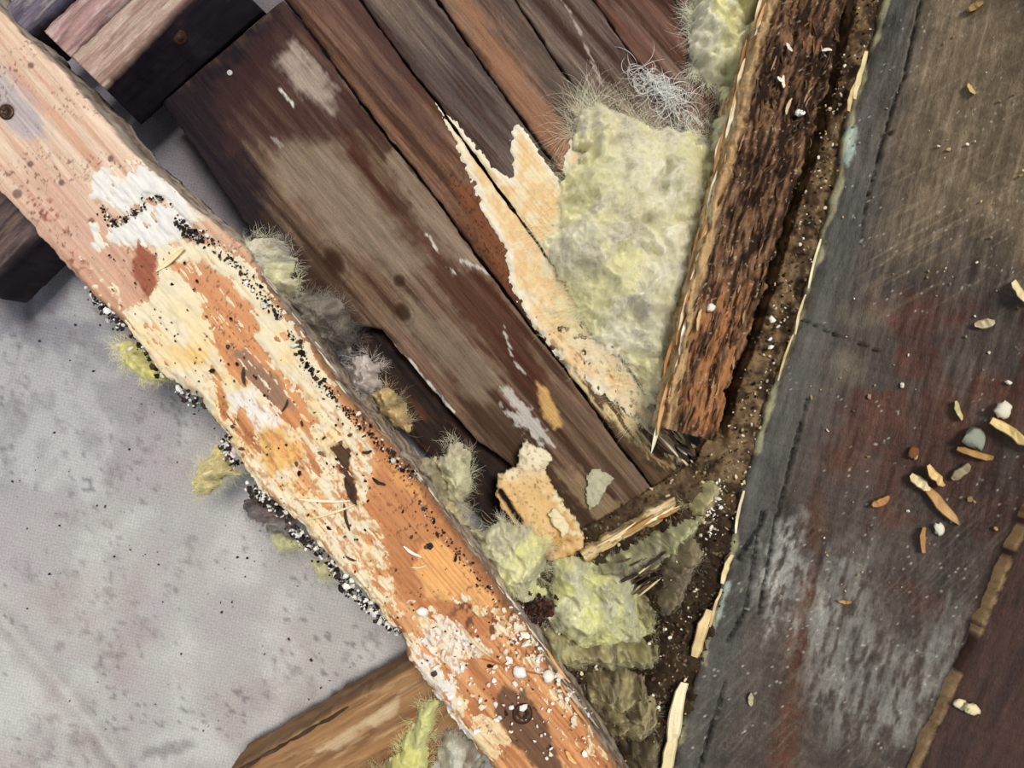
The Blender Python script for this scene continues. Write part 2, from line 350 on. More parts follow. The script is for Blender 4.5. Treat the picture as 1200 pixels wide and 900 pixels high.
def wool(name, label, poly, zb, hgt, cols, group=None, nf=600, seed=0, cat='insulation', flen=(9, 26), lift=0.005, fr=0.00010, fray_dir=None, **k):
    gx, gy, Z, d, kv, C, zbase = wool_arr(poly, zb, hgt, cols, seed=seed, **k)
    ny, nx_ = gx.shape; idx = np.arange(ny * nx_).reshape(ny, nx_)
    kq = kv[:-1, :-1] & kv[1:, :-1] & kv[:-1, 1:] & kv[1:, 1:]
    q = np.stack([idx[:-1, :-1], idx[1:, :-1], idx[1:, 1:], idx[:-1, 1:]], -1)[kq]
    used = np.unique(q); mp = np.full(ny * nx_, -1); mp[used] = np.arange(len(used)); q = mp[q]
    zn = zbase if not np.isscalar(zbase) else np.full(gx.shape, zbase)
    V = np.stack([(gx - 600) / F * (H - zn), (450 - gy) / F * (H - zn), Z], -1).reshape(-1, 3)[used]
    B = V.copy(); B[:, 2] = zn.reshape(-1)[used] - 0.0005
    n = len(V); C_ = C.reshape(-1, 3)[used]
    root_p = np.array(poly, float).mean(0)
    zr = float(zb(root_p[0], root_p[1])) if callable(zb) else zb
    t = thing(name, label, cat, root_p, zr, group)
    link('wool_mat', raw_mesh('wool_mat', np.concatenate([V, B]), np.concatenate([q, q[:, ::-1] + n]), [], np.concatenate([C_, C_])), M_wool, t)
    # fibres
    nf = int(nf * 1.8) if nf < 3000 else nf
    r = np.random.default_rng(seed + 100); lo = np.array(poly, float).min(0); hi = np.array(poly, float).max(0)
    pts = r.uniform(lo - 4, hi + 4, (nf * 4, 2)); sd_ = sdf(pts[:, 0], pts[:, 1], poly)
    edge = (sd_ > -3) & ((sd_ < 10) | (r.uniform(0, 1, len(pts)) < .55)); pts = pts[edge][:nf]; nf = len(pts)
    nseg = 7; ang = (fbm(pts[:, 0] / 30, pts[:, 1] / 30, seed + 71, 3) - .5) * 16 + r.normal(0, .35, nf); L = r.uniform(flen[0], flen[1], nf) / nseg
    curv = r.normal(0, .17, nf); zoff = r.uniform(0.0002, lift, nf); Q = np.zeros((nf, nseg, 3)); p = pts.copy()
    x0, y0, st = gx[0, 0], gy[0, 0], gx[0, 1] - gx[0, 0]
    for i in range(nseg):
        ix = np.clip(((p[:, 0] - x0) / st).astype(int), 0, nx_ - 1); iy = np.clip(((p[:, 1] - y0) / st).astype(int), 0, ny - 1)
        zs = np.maximum(Z[iy, ix], zn[iy, ix]) + zoff * math.sin(math.pi * (i + .5) / nseg)
        zc = zn[iy, ix]
        Q[:, i] = np.stack([(p[:, 0] - 600) / F * (H - zc), (450 - p[:, 1]) / F * (H - zc), zs + 0.0002], -1)
        p = p + np.stack([np.cos(ang), np.sin(ang)], -1) * L[:, None]; ang = ang + curv
    ix = np.clip(((pts[:, 0] - x0) / st).astype(int), 0, nx_ - 1); iy = np.clip(((pts[:, 1] - y0) / st).astype(int), 0, ny - 1)
    fc = C[iy, ix] * r.uniform(.95, 1.3, (nf, 1)) + r.uniform(.05, .18, (nf, 1))
    link('loose_fibres', tube_mesh('loose_fibres', Q, np.full(nf, fr) * r.uniform(.6, 1.3, nf), fc), M_fibre, t, 'stuff')
    return t
def tube_mesh(name, Q, rad, C):
    nf, ns = Q.shape[:2]; T = np.gradient(Q, axis=1); T /= np.linalg.norm(T, axis=2, keepdims=True) + 1e-12
    S = np.cross(T, np.array([0, 0, 1.0])); S /= np.linalg.norm(S, axis=2, keepdims=True) + 1e-12; U = np.cross(S, T)
    tp = np.sin(np.linspace(0.25, 2.9, ns))[None, :, None]
    V = np.stack([Q + rad[:, None, None] * tp * (S * math.cos(b) + U * math.sin(b)) for b in (0, 2.094, 4.189)], 2)
    idx = np.arange(nf * ns * 3).reshape(nf, ns, 3); nx = np.roll(idx, -1, 2)
    q = np.stack([idx[:, :-1], nx[:, :-1], nx[:, 1:], idx[:, 1:]], -1).reshape(-1, 4)
    return raw_mesh(name, V, q, [], np.repeat(C[:, None], ns * 3, 1))
def solid(name, poly, zfun, thick, cf, mat, parent=None, step=1.6, hf=None, fray=3, seed=0, soft=3, edge=0.003):
    """an irregular flat piece with thickness whose outline is a polygon"""
    P = np.array(poly, float); lo, hi = P.min(0) - 4, P.max(0) + 4
    gx, gy = np.meshgrid(np.arange(lo[0], hi[0], step), np.arange(lo[1], hi[1], step))
    d = sdf(gx, gy, poly) + (fbm(gx / 7, gy / 7, seed, 3) - .5) * fray * 2
    z = zfun(gx, gy) if callable(zfun) else np.full(gx.shape, zfun)
    Z = z + (hf(gx, gy) if hf else 0) - edge * np.exp(-np.maximum(d, 0) / soft)
    kv = d > 0; ny, nx_ = gx.shape; idx = np.arange(ny * nx_).reshape(ny, nx_)
    kq = kv[:-1, :-1] & kv[1:, :-1] & kv[:-1, 1:] & kv[1:, 1:]
    q = np.stack([idx[:-1, :-1], idx[1:, :-1], idx[1:, 1:], idx[:-1, 1:]], -1)[kq]
    used = np.unique(q); mp = np.full(ny * nx_, -1); mp[used] = np.arange(len(used)); q = mp[q]
    V = np.stack([(gx - 600) / F * (H - z), (450 - gy) / F * (H - z), Z], -1).reshape(-1, 3)[used]
    B = V.copy(); B[:, 2] = z.reshape(-1)[used] - thick; n = len(V)
    e = np.concatenate([q[:, [0, 1]], q[:, [1, 2]], q[:, [2, 3]], q[:, [3, 0]]]); key = {tuple(x) for x in e}
    be = np.array([x for x in key if (x[1], x[0]) not in key])
    w_ = np.stack([be[:, 0] + n, be[:, 1] + n, be[:, 1], be[:, 0]], -1)
    C = cf(gx, gy).reshape(-1, 3)[used]; UV = np.stack([gx, gy], -1).reshape(-1, 2)[used] * .001
    return link(name, raw_mesh(name, np.concatenate([V, B]), np.concatenate([q, q[:, ::-1] + n, w_]), [], np.concatenate([C, C]), np.concatenate([UV, UV + .002])), mat, parent)

# ================================================================== the large pieces
def pm(px, py, poly, soft=3, amp=6, sc_=8, seed=0, W=None):
    d = sdf(px, py, poly) + (fbm(px / sc_, py / sc_, seed, 4) - .5) * amp * 2
    if W is not None: d = d + W
    return ss(-soft, soft, d)
AX = (0.648, 0.762)                      # the run of joist and planks

# ---- woven sheet under everything
ZM = -0.20
def sheet_z(gx, gy):
    z = ZM + (fbm(gx / 160, gy / 160, 3, 3) - .5) * 0.02
    fold = line_d(gx, gy, [(-60, 690), (0, 722), (55, 780), (105, 845), (150, 910), (170, 960)])
    side = (gy - 720) - (gx) * 1.25
    z = z - 0.005 * np.exp(-(fold / 9) ** 2) + 0.014 * ss(0, 60, side) + 0.003 * np.exp(-((fold - 20) / 12) ** 2)
    f2 = line_d(gx, gy, [(0, 480), (20, 440), (36, 380), (42, 300)])
    z = z - 0.006 * np.exp(-(f2 / 5) ** 2)
    f3 = line_d(gx, gy, [(150, 900), (200, 878), (240, 845)]); z = z - 0.004 * np.exp(-(f3 / 10) ** 2)
    return z
def sheet():
    s = 4.0; gx, gy = np.meshgrid(np.arange(-90, 1300, s), np.arange(-90, 990, s)); z = sheet_z(gx, gy)
    V = np.stack([(gx - 600) / F * (H - z), (450 - gy) / F * (H - z), z], -1)
    c = np.broadcast_to(lin((176, 173, 171)), V.shape).copy()
    c = mix(c, (126, 122, 134), ss(720, 330, gy + gx * .25 + (fbm(gx / 60, gy / 60, 4) - .5) * 200) * .88)  # light falling off towards the upper left, put into the sheet colour
    st = fbm(gx / 55, gy / 55, 8, 5)
    c = mix(c, (168, 160, 164), ss(.48, .78, st) * .6); c = mix(c, (206, 203, 202), ss(.52, .30, st) * .4)
    c = mix(c, (150, 130, 128), ss(.55, .8, fbm(gx / 70, gy / 70, 19, 5)) * ss(430, 900, gy) * .45)
    spk = ss(.70, .80, fbm(gx / 7, gy / 7, 22, 2)) * ss(.45, .65, fbm(gx / 70, gy / 70, 29, 3)); c = mix(c, (96, 90, 94), spk * .6)
    c = mix(c, (92, 84, 88), ss(-20, 40, (gx - 150) * .77 - (gy - 150) * .64) * .75)  # shade of the deep gap right of the joist, painted on the sheet
    c = mix(c, (120, 112, 114), ss(.56, .72, fbm(gx / 14, gy / 14, 31, 5, .7)) * ss(.4, .6, fbm(gx / 90, gy / 90, 33, 3)) * .55)
    c = mix(c, (96, 88, 92), pm(gx, gy, [(160, 890), (175, 876), (215, 868), (235, 872), (205, 888)], 6, 8) * .5)
    ny, nx_ = gx.shape; i = np.arange(ny * nx_).reshape(ny, nx_)
    q = np.stack([i[:-1, :-1], i[1:, :-1], i[1:, 1:], i[:-1, 1:]], -1).reshape(-1, 4)
    B = V.reshape(-1, 3).copy(); B[:, 2] -= .0012; n = len(B)
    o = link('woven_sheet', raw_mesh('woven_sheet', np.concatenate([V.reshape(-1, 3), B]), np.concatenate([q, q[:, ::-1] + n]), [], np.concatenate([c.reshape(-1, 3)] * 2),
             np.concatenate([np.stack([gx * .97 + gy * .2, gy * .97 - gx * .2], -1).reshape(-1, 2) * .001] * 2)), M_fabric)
    return tag(o, 'grey woven fabric sheet with dirt stains spread below the pale fungus covered joist', 'fabric sheet')
sheet()

# ---- planks
ZP = -0.118
gap = [
 [(195, 128), (240, 190), (290, 265), (340, 335), (396, 376), (447, 385), (487, 433), (530, 483), (560, 516), (600, 546), (640, 600), (700, 655)],
 [(337, 3), (383, 63), (443, 147), (487, 200), (517, 240), (557, 297), (577, 322), (620, 380), (660, 430), (700, 483), (730, 527), (777, 587)],
 [(423, 0), (480, 80), (513, 120), (533, 150), (583, 220), (637, 295), (700, 382), (780, 492), (832, 562)],
 [(513, 0), (560, 67), (610, 137), (667, 215), (760, 345), (860, 485)],
 [(605, 0), (640, 53), (690, 125), (780, 252), (880, 393)],
 [(697, 0), (750, 77), (780, 123), (805, 155), (890, 275)],
 [(793, 0), (813, 32), (900, 157)],
 [(880, -10), (930, 60)]]
def off(P, d):
    n = np.array([-AX[1], AX[0]]); n = n if n[0] > 0 else -n
    return [tuple(np.array(p, float) + n * d) for p in P]
def cmask(px, py, A, T, soft=4):
    """the cream growth over the lower ends of the planks"""
    W = (fbm(A / 60, T / 6, 77, 4) - .5) * 34
    m = pm(px, py, [(512, 118), (522, 128), (548, 160), (572, 190), (588, 205), (596, 210), (602, 200), (601, 158), (606, 144), (620, 158), (640, 190), (664, 222), (662, 190), (668, 165), (684, 150), (700, 300), (760, 330), (800, 470), (770, 500), (700, 460), (664, 430), (628, 385), (598, 330), (592, 290), (572, 255), (560, 225), (535, 170)], soft, 5, 6, 70, W * .25)
    m = np.maximum(m, pm(px, py, [(640, 380), (690, 400), (730, 440), (770, 490), (815, 540), (825, 562), (800, 552), (760, 510), (720, 470), (700, 455), (668, 432)], 3, 6, 6, 74, W * .5) * .9)
    return m
def plank_cf(k):
    base = [(112, 88, 72), (116, 84, 66), (100, 86, 80), (112, 90, 78), (100, 83, 76), (104, 80, 72), (98, 76, 66)][k]
    def cf(px, py, A, T):
        c = np.broadcast_to(lin(base), px.shape + (3,)).copy(); sd_ = 100 + k * 7
        st = fbm(A / 150, T / 9, sd_, 4)
        c = mix(c, (62, 40, 30), ss(.48, .7, st) * .85); c = mix(c, (150, 130, 112), ss(.5, .25, st) * .35)
        fine = fbm(A / 70, T / 2.2, sd_ + 3, 4, .6); c = c * (0.45 + 1.02 * fine[..., None])
        W = (fbm(A / 50, T / 5, sd_ + 5, 4) - .5) * 24
        if k == 0:
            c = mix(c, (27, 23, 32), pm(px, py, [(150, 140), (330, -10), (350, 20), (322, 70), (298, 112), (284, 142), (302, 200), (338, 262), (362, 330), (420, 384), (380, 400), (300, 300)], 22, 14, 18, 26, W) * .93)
            c = mix(c, (66, 43, 42), pm(px, py, [(250, 110), (345, -10), (420, 110), (455, 170), (420, 155), (350, 178), (290, 165), (265, 190)], 10, 12, 14, 1, W) * .7)
            c = mix(c, (176, 158, 146), pm(px, py, [(325, 72), (342, 52), (372, 80), (392, 110), (392, 128), (365, 120), (340, 102)], 8, 8, 10, 2, W) * .75)
            c = mix(c, (70, 38, 28), pm(px, py, [(398, 152), (425, 170), (440, 205), (470, 245), (520, 300), (560, 318), (590, 340), (605, 372), (640, 440), (640, 475), (615, 460), (590, 420), (545, 372), (520, 350), (500, 320), (450, 260), (432, 215), (410, 185)], 7, 7, 12, 3, W * .7) * .8)
            c = mix(c, (150, 134, 116), pm(px, py, [(330, 165), (390, 165), (440, 240), (500, 310), (470, 330), (430, 300), (390, 280), (330, 210)], 14, 14, 20, 4, W) * .55)
            c = mix(c, (150, 130, 112), pm(px, py, [(465, 160), (487, 200), (555, 290), (570, 320), (540, 310), (490, 255), (455, 190)], 6, 6, 8, 5, W) * .6)
            c = mix(c, (60, 44, 34), pm(px, py, [(310, 250), (390, 310), (430, 380), (470, 400), (430, 400), (360, 360)], 12, 12, 14, 6, W) * .8)
            c = mix(c, (138, 124, 104), pm(px, py, [(480, 350), (530, 380), (580, 440), (570, 470), (520, 430), (470, 380)], 10, 14, 16, 7, W) * .5)
            c = mix(c, (66, 50, 38), pm(px, py, [(540, 480), (600, 480), (700, 600), (690, 650), (620, 600)], 14, 14, 16, 8, W) * .75)
            c = mix(c, (92, 74, 56), pm(px, py, [(640, 450), (700, 490), (775, 585), (760, 600), (700, 560)], 10, 10, 14, 9, W) * .5)
            for (q, rx, ry) in (((391, 306), 11, 20), ((468, 329), 8, 9), ((472, 366), 9, 13)):
                b = blob(px, py, q, rx, ry, -.55); c = mix(c, (52, 30, 22), ss(1.2, .25, b) * .85); c = mix(c, (80, 60, 46), ss(.28, 0, np.abs(b - 1.8)) * .6)
            # streaks of white mould
            for (p, wd, op) in (([(327, 104), (333, 111), (344, 123)], 2.2, .95), ([(460, 407), (487, 433), (531, 482)], 3.6, .9), ([(320, 160), (330, 172)], 2, .3), ([(500, 275), (520, 305), (533, 320)], 1.6, .8), ([(540, 305), (565, 315), (575, 320)], 2, .6), ([(590, 385), (600, 420), (615, 438)], 1.3, .6)):
                d = line_d(px, py, p) + (fbm(A / 12, T / 2.5, 55, 3) - .5) * 9; c = mix(c, (222, 218, 208), ss(wd, wd - 2, d) * op)
            c = mix(c, (196, 190, 182), pm(px, py, [(588, 458), (600, 462), (620, 480), (640, 505), (650, 520), (630, 518), (610, 500), (596, 480)], 3, 10, 6, 57, W * .8) * .8)
            c = mix(c, (206, 164, 104), pm(px, py, [(629, 450), (640, 458), (655, 480), (660, 500), (650, 503), (638, 490)], 3, 4, 6, 58, W * .3) * .85)
            c = mix(c, (148, 128, 98), pm(px, py, [(648, 545), (690, 560), (740, 600), (720, 620), (690, 600), (660, 570)], 8, 14, 8, 59, W) * .6)
        if k == 1:
            c = mix(c, (86, 64, 62), pm(px, py, [(320, -40), (430, -10), (500, 110), (520, 180), (440, 110)], 16, 10, 14, 11, W) * .5)
            c = mix(c, (128, 80, 52), pm(px, py, [(525, 215), (560, 215), (600, 290), (600, 350), (560, 290)], 10, 8, 10, 12, W) * .7)
            c = mix(c, (80, 66, 44), pm(px, py, [(680, 440), (740, 470), (830, 562), (780, 590), (720, 510)], 10, 8, 10, 13, W) * .7)
            spk = ss(.66, .74, fbm(px / 2.6, py / 2.6, 14, 2)) * pm(px, py, [(505, 190), (540, 200), (600, 300), (590, 330), (545, 280)], 10, 6); c = mix(c, (50, 32, 24), spk * .8)
            c = mix(c, (214, 194, 146), ss(.52, .66, fbm(A / 26, T / 3.2, 15, 3)) * pm(px, py, [(655, 425), (700, 440), (760, 500), (830, 570), (790, 560), (730, 505), (690, 470)], 5, 6) * .9)
        if k == 2: c = mix(c, (84, 72, 70), ss(.3, .7, vn(A / 200, T / 3.3, 16)) * .6)
        if k == 3:
            c = mix(c, (150, 108, 82), pm(px, py, [(513, -20), (545, -10), (600, 70), (680, 170), (690, 200), (660, 205), (590, 105)], 8, 7, 10, 17, W * .5) * .75)
            c = mix(c, (84, 74, 68), pm(px, py, [(570, -20), (610, 0), (690, 120), (690, 170), (640, 100)], 8, 8, 10, 18, W * .5) * .6)
            c = mix(c, (200, 184, 150), pm(px, py, [(668, 125), (690, 122), (700, 150), (690, 185), (676, 150)], 3, 9, 6, 19, W) * .8)
        if k == 4:
            d = line_d(px, py, [(652, -10), (676, 30), (695, 75), (706, 100)]) + (fbm(A / 10, T / 2, 20, 3) - .5) * 7
            c = mix(c, (176, 160, 150), ss(2, .2, d) * .8); c = mix(c, (210, 196, 170), pm(px, py, [(690, 118), (705, 122), (715, 135), (700, 135)], 3, 5) * .8)
        if k == 5: c = mix(c, (116, 78, 66), ss(.35, .65, fbm(A / 90, T / 14, 23, 3)) * .5)
        if k == 5: c = mix(c, (216, 208, 200), ss(.56, .66, fbm(A / 14, T / 2.5, 24, 3)) * pm(px, py, [(800, 130), (840, 150), (850, 175), (815, 160)], 4, 5))
        return c
    return cf
deck = thing('plank_deck', 'row of weathered brown planks running diagonally below the yellow wool, black gaps between', 'planks', (560, 300), ZP - .02)
planks = []
for k in range(7):
    L = off(gap[k], 1.3 if k else 0); R = off(gap[k + 1], -2.0)
    a_end = [(735, 618), (806, 575)][k] if k < 2 else None
    a1 = {0: (690, 634), 1: (798, 566)}.get(k, (860, 330)); a1 = a1[0] * AX[0] + a1[1] * AX[1]
    if k >= 2: a1 = {2: 905, 3: 850, 4: 745, 5: 700, 6: 640}[k]
    a0 = {0: 215}.get(k, 150 + 30 * k)
    zt = ZP + [0, -.003, .001, -.002, .002, -.001, .001][k]
    rib = [0.25, .35, 1.0, .5, .9, .5, .5][k]
    def hf(px, py, A, T, k=k, rib=rib):
        h = (fbm(A / 120, T / 3.0, 200 + k, 3) - .5) * 0.0018 * (0.5 + rib) + (fbm(A / 90, T / 30, 220 + k, 3) - .5) * .003
        if rib > .8: h = h + .0007 * np.sin(T * 1.55 + fbm(A / 80, T / 20, 230 + k) * 9)
        cr = ridge(A / 26 + T / 40, T / 60, 240 + k, 2); h = h - .0009 * ss(.93, .99, cr)
        if k == 0:
            for (q, rx, ry) in (((391, 306), 11, 20), ((472, 366), 9, 13)): h = h - .0025 * ss(1.1, .3, blob(px, py, q, rx, ry, -.55))
        if k <= 1: h = h - .004 * (1 - ss(0, 30, 1e3 * 0 + np.abs(0 * A + 30)))
        return h
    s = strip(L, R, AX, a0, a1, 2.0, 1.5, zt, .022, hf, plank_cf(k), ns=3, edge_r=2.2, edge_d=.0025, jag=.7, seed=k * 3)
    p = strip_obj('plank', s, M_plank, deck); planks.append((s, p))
    m = cmask(s.PX, s.PY, s.A, s.T)
    if m.max() > .5:
        cc = np.broadcast_to(lin((236, 216, 182)), m.shape + (3,)).copy()
        cc = mix(cc, (230, 194, 146), ss(.42, .6, fbm(s.PX / 16, s.PY / 16, 81, 4)) * ss(.85, 1, m)); cc = mix(cc, (240, 234, 216), ss(.98, .55, cmask(s.PX, s.PY, s.A, s.T, 16)) * .9)
        cc = mix(cc, (240, 220, 170), ss(.5, .7, fbm(s.PX / 5, s.PY / 5, 82, 3)) * .6)
        cc = mix(cc, (150, 116, 84), ss(.60, .72, fbm(s.A / 14, s.T / 5, 83, 3)) * ss(330, 420, s.PY) * .8)
        crust_from(s, m, cc, .0035, 'fungus_crust', M_crust, p, (fbm(s.PX / 4, s.PY / 4, 84, 4) - .5) * .003 + (fbm(s.PX / 9, s.PY / 9, 85, 3) - .5) * .009 * ss(300, 400, s.PY))
# nail head on the first plank
def disc(name, c, z, r, mat, parent, col=(60, 50, 48), dome=.25, recess=False, tilt=None):
    n = 20; rings = [(0, dome * .0 + (-.35 if recess else .3)), (.35, -.3 if recess else .28), (.42, .1), (.8, .14), (1, 0), (1.02, -.6)]
    V = []
    for (q, h) in rings[1:]:
        for i in range(n):
            a = i / n * 2 * math.pi; rr = q * r
            if recess and q < .5: rr *= 0.75 + .5 * abs(math.cos(2 * a))
            V.append((math.cos(a) * rr, math.sin(a) * rr, h * r * .5))
    V.append((0, 0, rings[0][1] * r * .5)); V = np.array(V) * (H - z) / F
    if tilt is not None:
        t = Vector(tilt).to_track_quat('Z', 'Y').to_matrix(); V = V @ np.array(t).T
    V = V + X3(np.array(float(c[0])), np.array(float(c[1])), np.array(z))
    idx = np.arange((len(rings) - 1) * n).reshape(-1, n); nx = np.roll(idx, -1, 1)
    q = np.stack([idx[:-1], idx[1:], nx[1:], nx[:-1]], -1).reshape(-1, 4); t = np.stack([np.full(n, len(V) - 1), idx[0], nx[0]], -1)
    C = np.broadcast_to(lin(col), V.shape)
    return link(name, raw_mesh(name, V, q, t, C), mat, parent)

# ---- dark ledge board left of the first plank
def dk_cf(px, py, A, T):
    c = np.broadcast_to(lin((52, 40, 36)), px.shape + (3,)).copy(); st = fbm(A / 60, T / 6, 301, 4)
    c = mix(c, (34, 28, 28), ss(.45, .7, st)); c = mix(c, (88, 58, 42), ss(.6, .75, fbm(A / 40, T / 9, 302, 3)) * .8); return c
s = strip([(398, 392), (425, 440), (478, 505), (530, 565), (577, 618), (600, 650)], [(430, 370), (470, 400), (540, 480), (620, 540), (700, 640)], AX, 575, 880, 2.5, 2, -.145, .03,
          lambda px, py, A, T: (fbm(A / 30, T / 5, 303, 4) - .5) * .008, dk_cf, ns=4, edge_r=6, edge_d=.006, seed=41)
tag(strip_obj('dark_board', s, M_rot), 'dark brown board tucked under the left edge of the widest plank', 'board')

# ---- cross pieces between the timbers
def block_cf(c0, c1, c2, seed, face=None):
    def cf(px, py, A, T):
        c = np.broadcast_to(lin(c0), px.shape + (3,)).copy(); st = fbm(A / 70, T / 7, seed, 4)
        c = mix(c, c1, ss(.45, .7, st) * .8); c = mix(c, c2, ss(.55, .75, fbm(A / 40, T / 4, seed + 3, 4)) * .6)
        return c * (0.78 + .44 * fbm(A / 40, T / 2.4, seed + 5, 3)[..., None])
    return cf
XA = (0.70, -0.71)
face_cf = block_cf((56, 49, 58), (40, 36, 46), (76, 66, 70), 320)  # side colour of the cross pieces, darker than their tops
t = thing('cross_block', 'dark cross block with a darker face and a round bolt, top left by the joist', 'block', (200, 60), -.12)
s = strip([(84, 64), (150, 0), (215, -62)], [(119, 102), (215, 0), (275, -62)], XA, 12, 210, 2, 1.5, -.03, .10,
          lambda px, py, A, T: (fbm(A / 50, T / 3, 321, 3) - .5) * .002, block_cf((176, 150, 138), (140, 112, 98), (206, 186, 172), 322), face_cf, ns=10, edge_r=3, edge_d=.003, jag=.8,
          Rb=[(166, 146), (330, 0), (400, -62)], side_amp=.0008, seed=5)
strip_obj('block', s, M_plank, t)
disc('bolt_head', (211, 44), -.062, 8.5, M_metal, t, tilt=(.55, -.62, .55))
t = thing('cross_plank', 'pinkish weathered board behind the dark cross block in the upper left corner', 'board', (110, 25), -.12)
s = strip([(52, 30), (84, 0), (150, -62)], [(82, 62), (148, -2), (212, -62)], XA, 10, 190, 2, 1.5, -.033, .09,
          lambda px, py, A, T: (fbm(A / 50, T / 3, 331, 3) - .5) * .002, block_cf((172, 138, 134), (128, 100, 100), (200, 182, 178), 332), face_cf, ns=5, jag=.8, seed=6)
strip_obj('board', s, M_plank, t)
t = thing('cross_plank', 'dark greyish board end at the very top left edge behind the pinkish board', 'board', (40, 5), -.12)
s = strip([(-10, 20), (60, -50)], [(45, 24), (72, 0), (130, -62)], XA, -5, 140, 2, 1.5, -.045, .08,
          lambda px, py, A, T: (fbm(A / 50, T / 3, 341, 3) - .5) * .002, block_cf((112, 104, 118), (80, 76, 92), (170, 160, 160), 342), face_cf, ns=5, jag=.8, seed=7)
strip_obj('board', s, M_plank, t)
t = thing('cross_block', 'dark brown block end below the left side of the pale joist', 'block', (10, 270), -.12)
s = strip([(-80, 285), (30, 175), (60, 145)], [(-70, 372), (0, 312), (43, 270), (80, 235)], XA, -270, -150, 2, 1.5, -.06, .10,
          lambda px, py, A, T: (fbm(A / 50, T / 3, 351, 3) - .5) * .003, block_cf((92, 76, 76), (60, 50, 54), (120, 98, 90), 352), face_cf, ns=5, jag=.8, seed=8)
strip_obj('block', s, M_plank, t)
XB = (0.862, -0.507)
def low_cf(px, py, A, T):
    c = block_cf((150, 112, 74), (112, 78, 50), (178, 146, 106), 362)(px, py, A, T)
    c = mix(c, (206, 184, 150), pm(px, py, [(372, 880), (400, 858), (440, 838), (468, 820), (462, 830), (420, 858), (395, 880)], 3, 4, 8, 363) * .55)
    c = mix(c, (206, 184, 150), pm(px, py, [(424, 846), (455, 826), (468, 816), (465, 838), (440, 852)], 3, 4, 8, 364) * .5)
    c = mix(c, (112, 52, 34), pm(px, py, [(430, 905), (480, 870), (545, 850), (560, 910)], 6, 6, 8, 365) * .8); return c
t = thing('cross_block', 'brown cross timber at the bottom edge ending against the white crusted joist', 'block', (400, 880), -.16)
s = strip([(255, 915), (292, 896), (340, 866), (400, 830), (478, 785), (520, 760)], [(330, 1010), (430, 950), (500, 905), (560, 862), (600, 838)], XB, -235, 92, 2, 1.5, -.085, .08,
          lambda px, py, A, T: (fbm(A / 60, T / 4, 366, 3) - .5) * .003, low_cf, ns=6, edge_r=5, edge_d=.004, seed=9)
sb = strip_obj('block', s, M_joist, t)
slivers('bark_edge', [(((372 - 34 * i, 850 + 19 * i), (408 - 34 * i, 828 + 20 * i), -.086, -.087, 4.5), dict(col=(70, 54, 44), seed=400 + i, bend=1)) for i in range(4)], M_rot, t)
def bat_cf(px, py, A, T):
    c = np.broadcast_to(lin((206, 180, 130)), px.shape + (3,)).copy(); st = fbm(A / 30, T / 3, 371, 4)
    c = mix(c, (150, 112, 66), ss(.5, .7, st) * .8); c = mix(c, (236, 222, 186), ss(.5, .3, st) * .7); return mix(c, (120, 84, 50), ss(.62, .72, fbm(A / 9, T / 3, 372, 3)) * .7)
t = thing('splintered_batten', 'pale splintered batten where the widest planks end, above the yellow wool', 'batten', (760, 610), -.10)
s = strip([(680, 648), (700, 637), (735, 616), (775, 590), (810, 575), (842, 562)], [(687, 658), (709, 647), (743, 628), (784, 604), (818, 590), (846, 580)], XB, 258, 436, 1.5, 1.2, -.09, .045,
          lambda px, py, A, T: (fbm(A / 40, T / 2.2, 373, 3) - .5) * .006, bat_cf, ns=6, edge_r=2, edge_d=.002, jag=1.6, seed=10)
strip_obj('batten', s, M_rot, t)
slivers('splinter', [(((700 + 14 * i, 640 - 7 * i + (i % 3)), (745 + 11 * i, 612 - 4.5 * i + (i % 2) * 3), -.085, -.086, 3.2 + (i % 3)), dict(col=[(226, 202, 150), (240, 226, 190), (176, 132, 78)][i % 3], seed=420 + i, bend=1.5)) for i in range(8)], M_joist, t, 'stuff')

# ---- the fungus covered joist
JR = [(-60, -57), (0, 13), (77, 90), (143, 167), (213, 230), (290, 293), (318, 345), (363, 402), (397, 455), (436, 498), (480, 548), (533, 623), (583, 690), (610, 728), (650, 790), (693, 857), (725, 903), (760, 955)]
JL = [(-60, 160), (0, 223), (43, 272), (83, 317), (110, 347), (143, 377), (167, 407), (190, 440), (233, 470), (253, 497), (267, 520), (300, 573), (347, 613), (387, 660), (427, 697), (467, 743), (477, 773), (513, 823), (547, 867), (570, 897), (610, 950)]
W1 = [(103, 230), (110, 203), (130, 193), (140, 213), (157, 187), (187, 203), (217, 230), (236, 256), (220, 250), (200, 247), (180, 232), (167, 236), (147, 253), (127, 247)]
W2 = [(167, 237), (215, 240), (228, 262), (213, 280), (187, 290), (123, 287), (127, 267), (150, 258)]
W3 = [(105, 263), (113, 262), (120, 292), (110, 293)]
C1 = [(182, 292), (217, 284), (260, 285), (300, 320), (326, 360), (360, 405), (392, 462), (420, 505), (432, 520), (436, 545), (430, 580), (446, 617), (458, 655), (464, 690), (470, 740), (450, 735), (425, 700), (385, 662), (345, 615), (298, 575), (265, 522), (250, 496), (232, 472), (188, 440), (164, 405), (146, 366), (176, 352), (184, 330)]
C3 = [(473, 747), (497, 723), (520, 716), (540, 727), (567, 745), (575, 763), (545, 777), (533, 800), (547, 827), (545, 850), (560, 880), (550, 885), (513, 827), (493, 800), (478, 773)]
C4 = [(553, 840), (580, 838), (600, 867), (592, 888), (572, 892), (553, 873)]
O1 = [(200, 312), (227, 303), (267, 324), (302, 370), (300, 400), (318, 427), (352, 467), (372, 495), (345, 500), (325, 480), (298, 455), (270, 435), (252, 400), (232, 345)]
O2 = [(250, 430), (262, 450), (270, 478), (262, 492), (256, 470)]
O3 = [(272, 484), (287, 479), (299, 517), (288, 522)]
